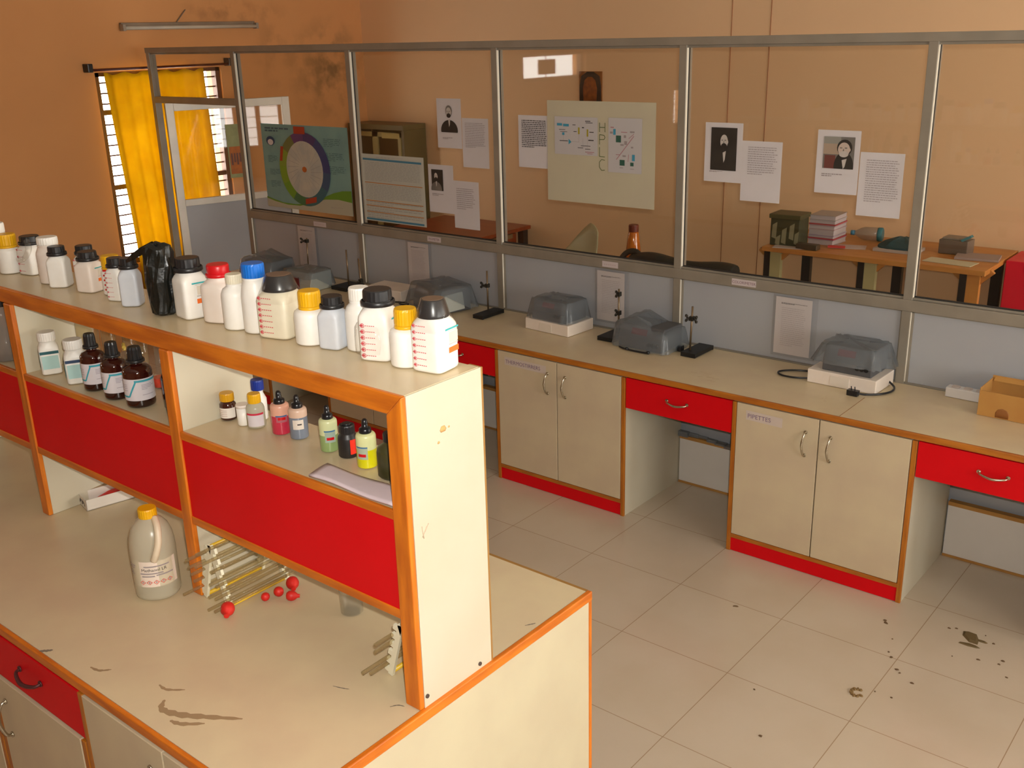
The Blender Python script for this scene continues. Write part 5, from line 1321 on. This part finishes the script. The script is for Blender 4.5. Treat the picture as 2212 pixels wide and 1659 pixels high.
# side bench right
t = table('side_bench', 'long orange-brown bench against the back wall at right', -2.885, -1.525, 6.03, 6.72, .95, BENCHW, [], OLIVEL)
for lx in (-.62, .0, .60):
    bm = BM(); box(bm, lx-.035, lx+.035, -.27, -.23, 0, .92, 0); obj('leg', bm, mat('cream_steel_leg', (.50, .45, .22), .5, var=.1) if lx < .5 else BENCHW, t)
    bm = BM(); box(bm, lx-.075, lx-.035, -.275, -.225, 0, .92); obj('leg_dark_edge', bm, BLACK, t)
    bm = BM(); box(bm, lx-.03, lx+.03, .22, .26, 0, .92); obj('leg', bm, BLACK, t)
    bm = BM(); obox(bm, (lx+.035, -.25, .85), (.07, 0, .07), (0, .03, 0), (-.02, 0, .02)); obox(bm, (lx-.075, -.25, .86), (-.05, 0, .04), (0, .03, 0), (.01, 0, .02)); obj('brace', bm, BENCHW, t)
ZQ = .951
t = thing('carton_bin', 'dark green patterned carton standing at the left end of the side bench', 'box', (-2.775, 6.185, ZQ), .05)
bm = BM(); box(bm, -.095, .095, -.08, .08, 0, .172); obj('carton_walls', bm, mat('dark_olive_carton', (.045, .045, .018), .5), t, .003)
bm = BM(); box(bm, -.105, .105, -.09, .09, .172, .200); obj('lid', bm, mat('olive_lid', (.07, .065, .022), .5), t, .004)
bm = BM()
for (a, b, c, d) in ((-.085, -.055, .05, .15), (-.02, .01, .02, .12), (.03, .06, .05, .15), (-.06, -.03, .01, .07), (.065, .09, .02, .10)): quad(bm, [(a, -.0815, c), (b, -.0815, c-.01), (b+.005, -.0815, d), (a+.004, -.0815, d-.02)])
obj('pale_print', bm, mat('pale_carton_print', (.26, .24, .14), .6), t)
hts = [.033, .028, .037, .026, .034, .030]
zz = ZQ
for k, hh in enumerate(hts):
    colr = [(.50, .40, .42), (.36, .27, .40), (.50, .44, .46), (.48, .30, .33), (.46, .42, .45), (.42, .36, .33)][k]
    bt = thing('book', 'pale bound record book, %s in the stack beside the green carton' % ('lowest', 'second from bottom', 'third from bottom', 'third from top', 'second from top', 'topmost')[k], 'book', (-2.590, 6.36, zz), -.04+.015*k, 'stack of record books')
    bm = BM(); box(bm, -.088, .083, -.10, .10, 0, .003, 0); box(bm, -.088, .083, -.10, .10, hh-.004, hh-.001, 0); obj('covers', bm, mat('book_cover_%d' % k, colr, .6), bt)
    bm = BM(); box(bm, -.085, .079, -.097, .097, .003, hh-.004); obj('pages', bm, mat('book_pages', (.50, .44, .45), .8), bt)
    if k in (1, 4):
        bm = BM(); box(bm, -.089, .084, -.1025, -.1005, .003, .012); box(bm, .084, .086, -.10, .10, .003, .012); obj('red_band', bm, mat('book_red', (.42, .05, .06), .6), bt)
    zz += hh
t = thing('water_bottle', 'clear water bottle with teal base lying right of the books', 'bottle', (-2.49, 6.53, ZQ+.045), .15)
bm = BM(); loft(bm, [(.012, 0), (.014, .015), (.034, .05), (.042, .075), (.042, .16)], seg=24, off=(0, 0, 0)); bmesh.ops.transform(bm, matrix=Matrix.Rotation(PI/2, 4, 'Y'), verts=bm.verts); obj('bottle_body', bm, mat_glass('water_bottle_plastic', (.85, .87, .88), 1.4, .3, (.5, .45, .42)), t)
bm = BM(); loft(bm, [(.0425, .158), (.044, .162), (.044, .185), (.036, .19)], seg=24); bmesh.ops.transform(bm, matrix=Matrix.Rotation(PI/2, 4, 'Y'), verts=bm.verts); obj('teal_base', bm, mat('teal_plastic', (.02, .16, .20), .4), t)
bm = BM(); loft(bm, [(.016, -.012), (.016, .012)], seg=18); bmesh.ops.transform(bm, matrix=Matrix.Rotation(PI/2, 4, 'Y'), verts=bm.verts); obj('blue_cap', bm, mat('sky_cap', (.03, .22, .42), .4), t)
bm = BM(); box(bm, -.07, .07, -.03, .03, 0, .035)
tag(obj('stapler_box', bm, mat('dark_box', (.06, .04, .02), .5), bev=.006, loc=(-2.60, 6.085, ZQ)), 'small dark box in front of the record books', 'box')
bm = BM(); obox(bm, (-.05, 0, 0), (.1, .03, 0), (-.01, .03, 0), (0, 0, .012)); tag(obj('red_marker_box', bm, mat('bright_red_box', (.55, .04, .03), .5), loc=(-2.46, 6.18, ZQ+.0035)), 'small red packet on the bench in front of the water bottle', 'packet')
bm = BM(); 
for (x, y, r) in ((-.30, 6.09, .2), (-.18, 6.10, -.2), (.0, 0, 0)):
    pass
for k, (x, y, r, w_, d_, lab) in enumerate(((-2.72, 6.085, .25, .20, .10, 'loose white paper under the green carton'), (-2.42, 6.28, .3, .22, .12, 'loose white paper under the lying water bottle'),
                                            (-1.76, 6.17, -.1, .28, .13, 'cream sheets at the right end of the side bench'), (-1.66, 6.36, .15, .24, .16, 'brownish booklet at the right rear of the side bench'))):
    bm = BM(); box(bm, -w_/2, w_/2, -d_/2, d_/2, 0, .003 if k < 3 else .014)
    tag(obj('loose_paper', bm, mat('bench_paper_%d' % k, [(.52, .44, .40), (.55, .45, .42), (.58, .54, .38), (.36, .27, .24)][k], .8), loc=(x, y, ZQ+(.0 if k < 2 else .0)), rot=(0, 0, r)), lab, 'paper', 'papers on the side bench')
t = thing('folded_bag', 'folded teal cloth bag on papers in the middle of the side bench', 'bag', (-2.12, 6.34, ZQ))
bm = BM(); box(bm, -.13, .13, -.09, .09, 0, .018); obj('paper_stack', bm, mat('bag_paper', (.46, .40, .36), .8), t)
bm = BM(); R0 = []
for (q, z) in ((1, .019), (1.0, .032), (.75, .060), (.25, .085)):
    R0.append([bm.verts.new((.125*q*se(2*PI*k/20, 3)[0]+.02*(z-.019)/.066, .08*q*se(2*PI*k/20, 3)[1], z+.004*math.sin(k*1.9))) for k in range(20)])
for A, B in zip(R0, R0[1:]):
    for k in range(20): bm.faces.new((A[k], A[(k+1) % 20], B[(k+1) % 20], B[k]))
bm.faces.new(R0[-1]); bm.faces.new(R0[0][::-1]); obj('cloth_bag', bm, mat('teal_cloth', (.025, .075, .085), .7, var=.3, scale=15), t)
t = thing('steel_box', 'small grey box with a blue corner on the side bench', 'box', (-1.815, 6.45, ZQ), -.05)
bm = BM(); box(bm, -.085, .085, -.06, .06, 0, .085); obj('box_body', bm, mat('grey_brown_box', (.17, .13, .10), .5, var=.2), t, .004)
bm = BM(); box(bm, -.07, .05, -.05, .05, .085, .098); obj('lid', bm, mat('grey_lid', (.25, .21, .17), .5), t, .003)
bm = BM(); obox(bm, (.05, -.06, .08), (.05, .01, .03), (0, .04, 0), (-.01, 0, .012)); obj('blue_corner', bm, mat('teal_tag', (.03, .17, .20), .5), t)
# red cupboard at right
t = thing('red_cupboard', 'bright red cupboard beyond the glass at the right edge', 'cupboard', (-1.20, 6.55, 0))
bm = BM(); box(bm, -.31, .35, -.16, .17, 0, .95); obj('cupboard_body', bm, mat('vivid_red_paint', (.72, .004, .03), .4), t, .004)
bm = BM(); box(bm, -.005, .005, -.163, -.16, .05, .92); obj('door_gap', bm, BLACK, t)
handle(t, -.04, .6, True, -.162)
# steel cupboard left
t = thing('glass_cupboard', 'olive steel cupboard with glass doors in the far corner', 'cupboard', (-6.84, 6.60, 0))
bm = BM(); box(bm, -.36, .34, -.145, .14, 0, .06); box(bm, -.36, .34, -.145, .14, 1.50, 1.545); box(bm, -.36, -.33, -.14, .14, .06, 1.5); box(bm, .31, .34, -.14, .14, .06, 1.5); box(bm, -.33, .31, .11, .14, .06, 1.5)
for z in (.4, .75, 1.1): box(bm, -.33, .31, -.08, .11, z, z+.015)
obj('cupboard_body', bm, OLIVE, t, .003)
bm = BM()
for (a, b) in ((-.33, -.01), (-.01, .31)):
    box(bm, a, a+.035, -.150, -.135, .08, 1.48); box(bm, b-.035, b, -.150, -.135, .08, 1.48); box(bm, a, b, -.150, -.135, 1.44, 1.48); box(bm, a, b, -.150, -.135, .08, .12)
obj('door_frames', bm, OLIVEL, t)
bm = BM(); box(bm, -.295, .275, -.142, -.139, .12, 1.44); obj('door_glass', bm, GLASS, t)
bm = BM(); box(bm, .08, .30, -.153, -.150, 1.43, 1.475); obj('name_strip', bm, mat('yellow_strip', (.42, .33, .10), .6), t)
# red-brown desk with drawer
t = table('desk', 'red-brown office desk seen below the left portraits', -6.28, -5.30, 5.98, 6.70, .755, REDWOOD, [(-.45, -.3, .03), (-.45, .3, .03), (.45, .3, .03)], BLACK)
bm = BM(); box(bm, .20, .42, -.30, .25, .52, .70); obj('drawer_unit', bm, REDWOOD, t, .003)
bm = BM(); box(bm, .20, .44, -.325, -.30, .70, .724); obj('keyboard_tray', bm, BLACK, t)
bm = BM(); box(bm, .421, .424, -.25, .20, .665, .70); obj('drawer_rail', bm, CHROME, t)
# moulded plastic chair (back seen over the sill)
t = thing('plastic_chair', 'pale moulded plastic chair with its back rising above the sill', 'chair', (-4.52, 5.98, 0), -.15)
bm = BM(); g = []
for j in range(9):
    v = j/8; row = []
    for i in range(13):
        u = i/12*2-1; ww = .235-.03*v-.06*max(0, v-.75)
        row.append(bm.verts.new((ww*u, .16+.12*v+.06*u*u*-1+.06, .42+.50*v-.05*abs(u)**3*max(0, v-.5)*2-(.30*max(0, .35-u)**1.2*v*v*.55))))
    g.append(row)
for j in range(8):
    for i in range(12): bm.faces.new((g[j][i], g[j][i+1], g[j+1][i+1], g[j+1][i])).smooth = True
o = obj('backrest', bm, CHAIRP, t); s = o.modifiers.new('s', 'SOLIDIFY'); s.thickness = .006
bm = BM(); loft(bm, [(.22, .22, .405), (.235, .225, .415), (.235, .225, .425), (.20, .20, .42)], n=4, seg=32); obj('seat', bm, CHAIRP, t)
for sx in (-1, 1):
    for sy in (-1, 1):
        bm = BM(); cyl(bm, (sx*.18, sy*.17, .41), (sx*.23, sy*.23, 0), .025, .02, seg=10); obj('leg', bm, CHAIRP, t)
    bm = BM(); tube(bm, [(sx*.23, .16, .62), (sx*.25, 0, .62), (sx*.245, -.16, .60), (sx*.215, -.19, .42)], .016); obj('armrest', bm, CHAIRP, t)
# small work table with bag and bottle just inside the partition
table('work_table', 'small wooden work table carrying the amber bottle and black bag', -4.05, -2.75, 5.38, 5.92, .76, BENCHW, [(-.58, -.22, .025), (.58, -.22, .025), (-.58, .22, .025), (.58, .22, .025)], BLACK)
t = thing('amber_flask', 'tall orange-amber tapering bottle beyond the glass', 'bottle', (-3.645, 5.70, .761))
bm = BM(); loft(bm, [(.048, 0), (.052, .006), (.052, .07), (.047, .15), (.034, .255), (.031, .262)], seg=30); obj('bottle_body', bm, AMBERO, t)
bm = BM(); cap_plain(bm, .033, .262, .308, 1); obj('cap', bm, mat('maroon_cap', (.16, .025, .01), .4), t)
t = thing('black_bag', 'long black bag lying in front of the amber bottle beyond the glass', 'bag', (-3.235, 5.52, .803))
bm = BM(); tube(bm, [(-.30, 0, .06), (-.16, 0, .075), (0, 0, .075), (.15, .01, .07), (.30, .02, .065), (.42, .02, .06)], lambda u: .055+.012*math.sin(u*9), seg=14); obj('bag_body', bm, mat('black_bag_cloth', (.012, .014, .011), .5), t)
bm = BM(); tube(bm, [(-.36, -.04, .02), (-.365, -.03, .08), (-.33, -.01, .125), (-.27, .0, .130), (-.22, .0, .08)], .019); obj('bag_strap', bm, mat('black_bag_cloth', (.012, .014, .011), .5), t)

# ------------------------------------------------------------------ litter on the floor
rl = random.Random(3)
bm = BM()
def crumb(bm, x, y, s, el=1, a=0, hgt=.003):
    n = 7; vs = []; vt = []
    for k in range(n):
        t_ = 2*PI*k/n; r_ = s*(.6+.5*rl.random()); px_, py_ = r_*math.cos(t_)*el, r_*math.sin(t_)
        X, Y = x+px_*math.cos(a)-py_*math.sin(a), y+px_*math.sin(a)+py_*math.cos(a)
        vs.append(bm.verts.new((X, Y, .0004))); vt.append(bm.verts.new((x+(X-x)*.7, y+(Y-y)*.7, hgt)))
    bm.faces.new(vt)
    for k in range(n): bm.faces.new((vs[k], vs[(k+1) % n], vt[(k+1) % n], vt[k]))
for (x, y, s, el, a) in ((-1.151, 3.715, .008, 1.2, 0), (-1.142, 3.70, .008, 1.5, -.6), (-1.06, 3.505, .005, 1, 0), (-1.04, 3.476, .007, 1.2, 0), (-.995, 3.41, .006, 1.5, .3), (-.98, 3.395, .005, 1, 0), (-.922, 3.36, .006, 1.6, 0),
                         (-.775, 3.655, .005, 1.6, 0), (-.70, 3.70, .006, 1.4, 0), (-.705, 3.67, .006, 1, 0), (-1.681, 3.454, .007, 2, .5), (-1.225, 2.756, .006, 1.3, 0), (-.93, 3.81, .005, 2, 0), (-.905, 3.825, .004, 2, 0), (-.80, 3.84, .003, 1, 0), (-.76, 3.80, .005, 1.5, 0),
                         (-1.01, 3.23, .004, 1, 0), (-.95, 3.23, .004, 1.5, 0), (-1.36, 2.98, .004, 1.5, 0), (-1.08, 3.60, .003, 1.5, 0), (-.86, 3.62, .003, 1, 0), (-.66, 3.60, .004, 2, 0)):
    crumb(bm, x, y, s, el, a)
tag(obj('dirt_crumbs', bm, mat('dirt', (.13, .075, .035), .9)), 'scattered dirt crumbs and flakes on the tiled floor', 'dirt', None, 'stuff')
bm = BM(); crumb(bm, -.845, 3.80, .030, 1.9, -.85, .006); crumb(bm, -.80, 3.79, .009, 3, 0, .004)
tag(obj('plaster_flake', bm, mat('brown_flake', (.13, .085, .03), .8)), 'largest brown flake on the floor at right', 'flake')
bm = BM(); crumb(bm, -.825, 3.735, .014, 3.6, .05, .004)
tag(obj('plaster_flake', bm, mat('brown_flake', (.13, .085, .03), .8)), 'thin long flake on the floor below the largest one', 'flake')
bm = BM()
for k in range(9):
    a = PI*.4+2*PI*k/11; crumb(bm, -1.059+.020*math.cos(a), 3.185+.022*math.sin(a), .008, 1.2, a, .005)
tag(obj('curled_wisp', bm, mat('tan_wisp', (.20, .12, .04), .8)), 'ring-shaped brown scrap alone on the floor tiles', 'scrap')

# ------------------------------------------------------------------ light
w = bpy.data.worlds.new('sky'); SC.world = w; w.use_nodes = True
bg = w.node_tree.nodes['Background']; bg.inputs[0].default_value = (1.0, .985, .93, 1); bg.inputs[1].default_value = 12.5
def portal(name, loc, rot, sx, sy):
    l = bpy.data.lights.new(name, 'AREA'); l.shape = 'RECTANGLE'; l.size = sx; l.size_y = sy; l.cycles.is_portal = True
    o = bpy.data.objects.new(name, l); COL.objects.link(o); o.location = loc; o.rotation_euler = rot
for i, (a, b, c, d) in enumerate(WL): portal('daylight', (XL-.19, (a+b)/2, (c+d)/2), (0, -PI/2, 0), d-c, b-a)
for i, (a, b, c, d) in enumerate(WR): portal('daylight', (XR+.19, (a+b)/2, (c+d)/2), (0, PI/2, 0), d-c, b-a)
fl = bpy.data.lights.new('camera_flash', 'AREA'); fl.shape = 'DISK'; fl.size = .035; fl.energy = 50; fl.color = (1, .97, .90)
fo = bpy.data.objects.new('camera_flash', fl); COL.objects.link(fo)
fo.matrix_world = cam.matrix_world @ Matrix.Translation((.035, .055, 0))

vs_ = SC.view_settings
SC.display_settings.display_device = 'sRGB'
vs_.view_transform = 'Standard'; vs_.look = 'None'; vs_.exposure = 0; vs_.gamma = 1; vs_.use_curve_mapping = False
cy = SC.cycles
cy.use_denoising = True; cy.max_bounces = 8; cy.diffuse_bounces = 4; cy.glossy_bounces = 4; cy.transparent_max_bounces = 16; cy.transmission_bounces = 6
cy.sample_clamp_indirect = 6; cy.caustics_reflective = False; cy.caustics_refractive = False
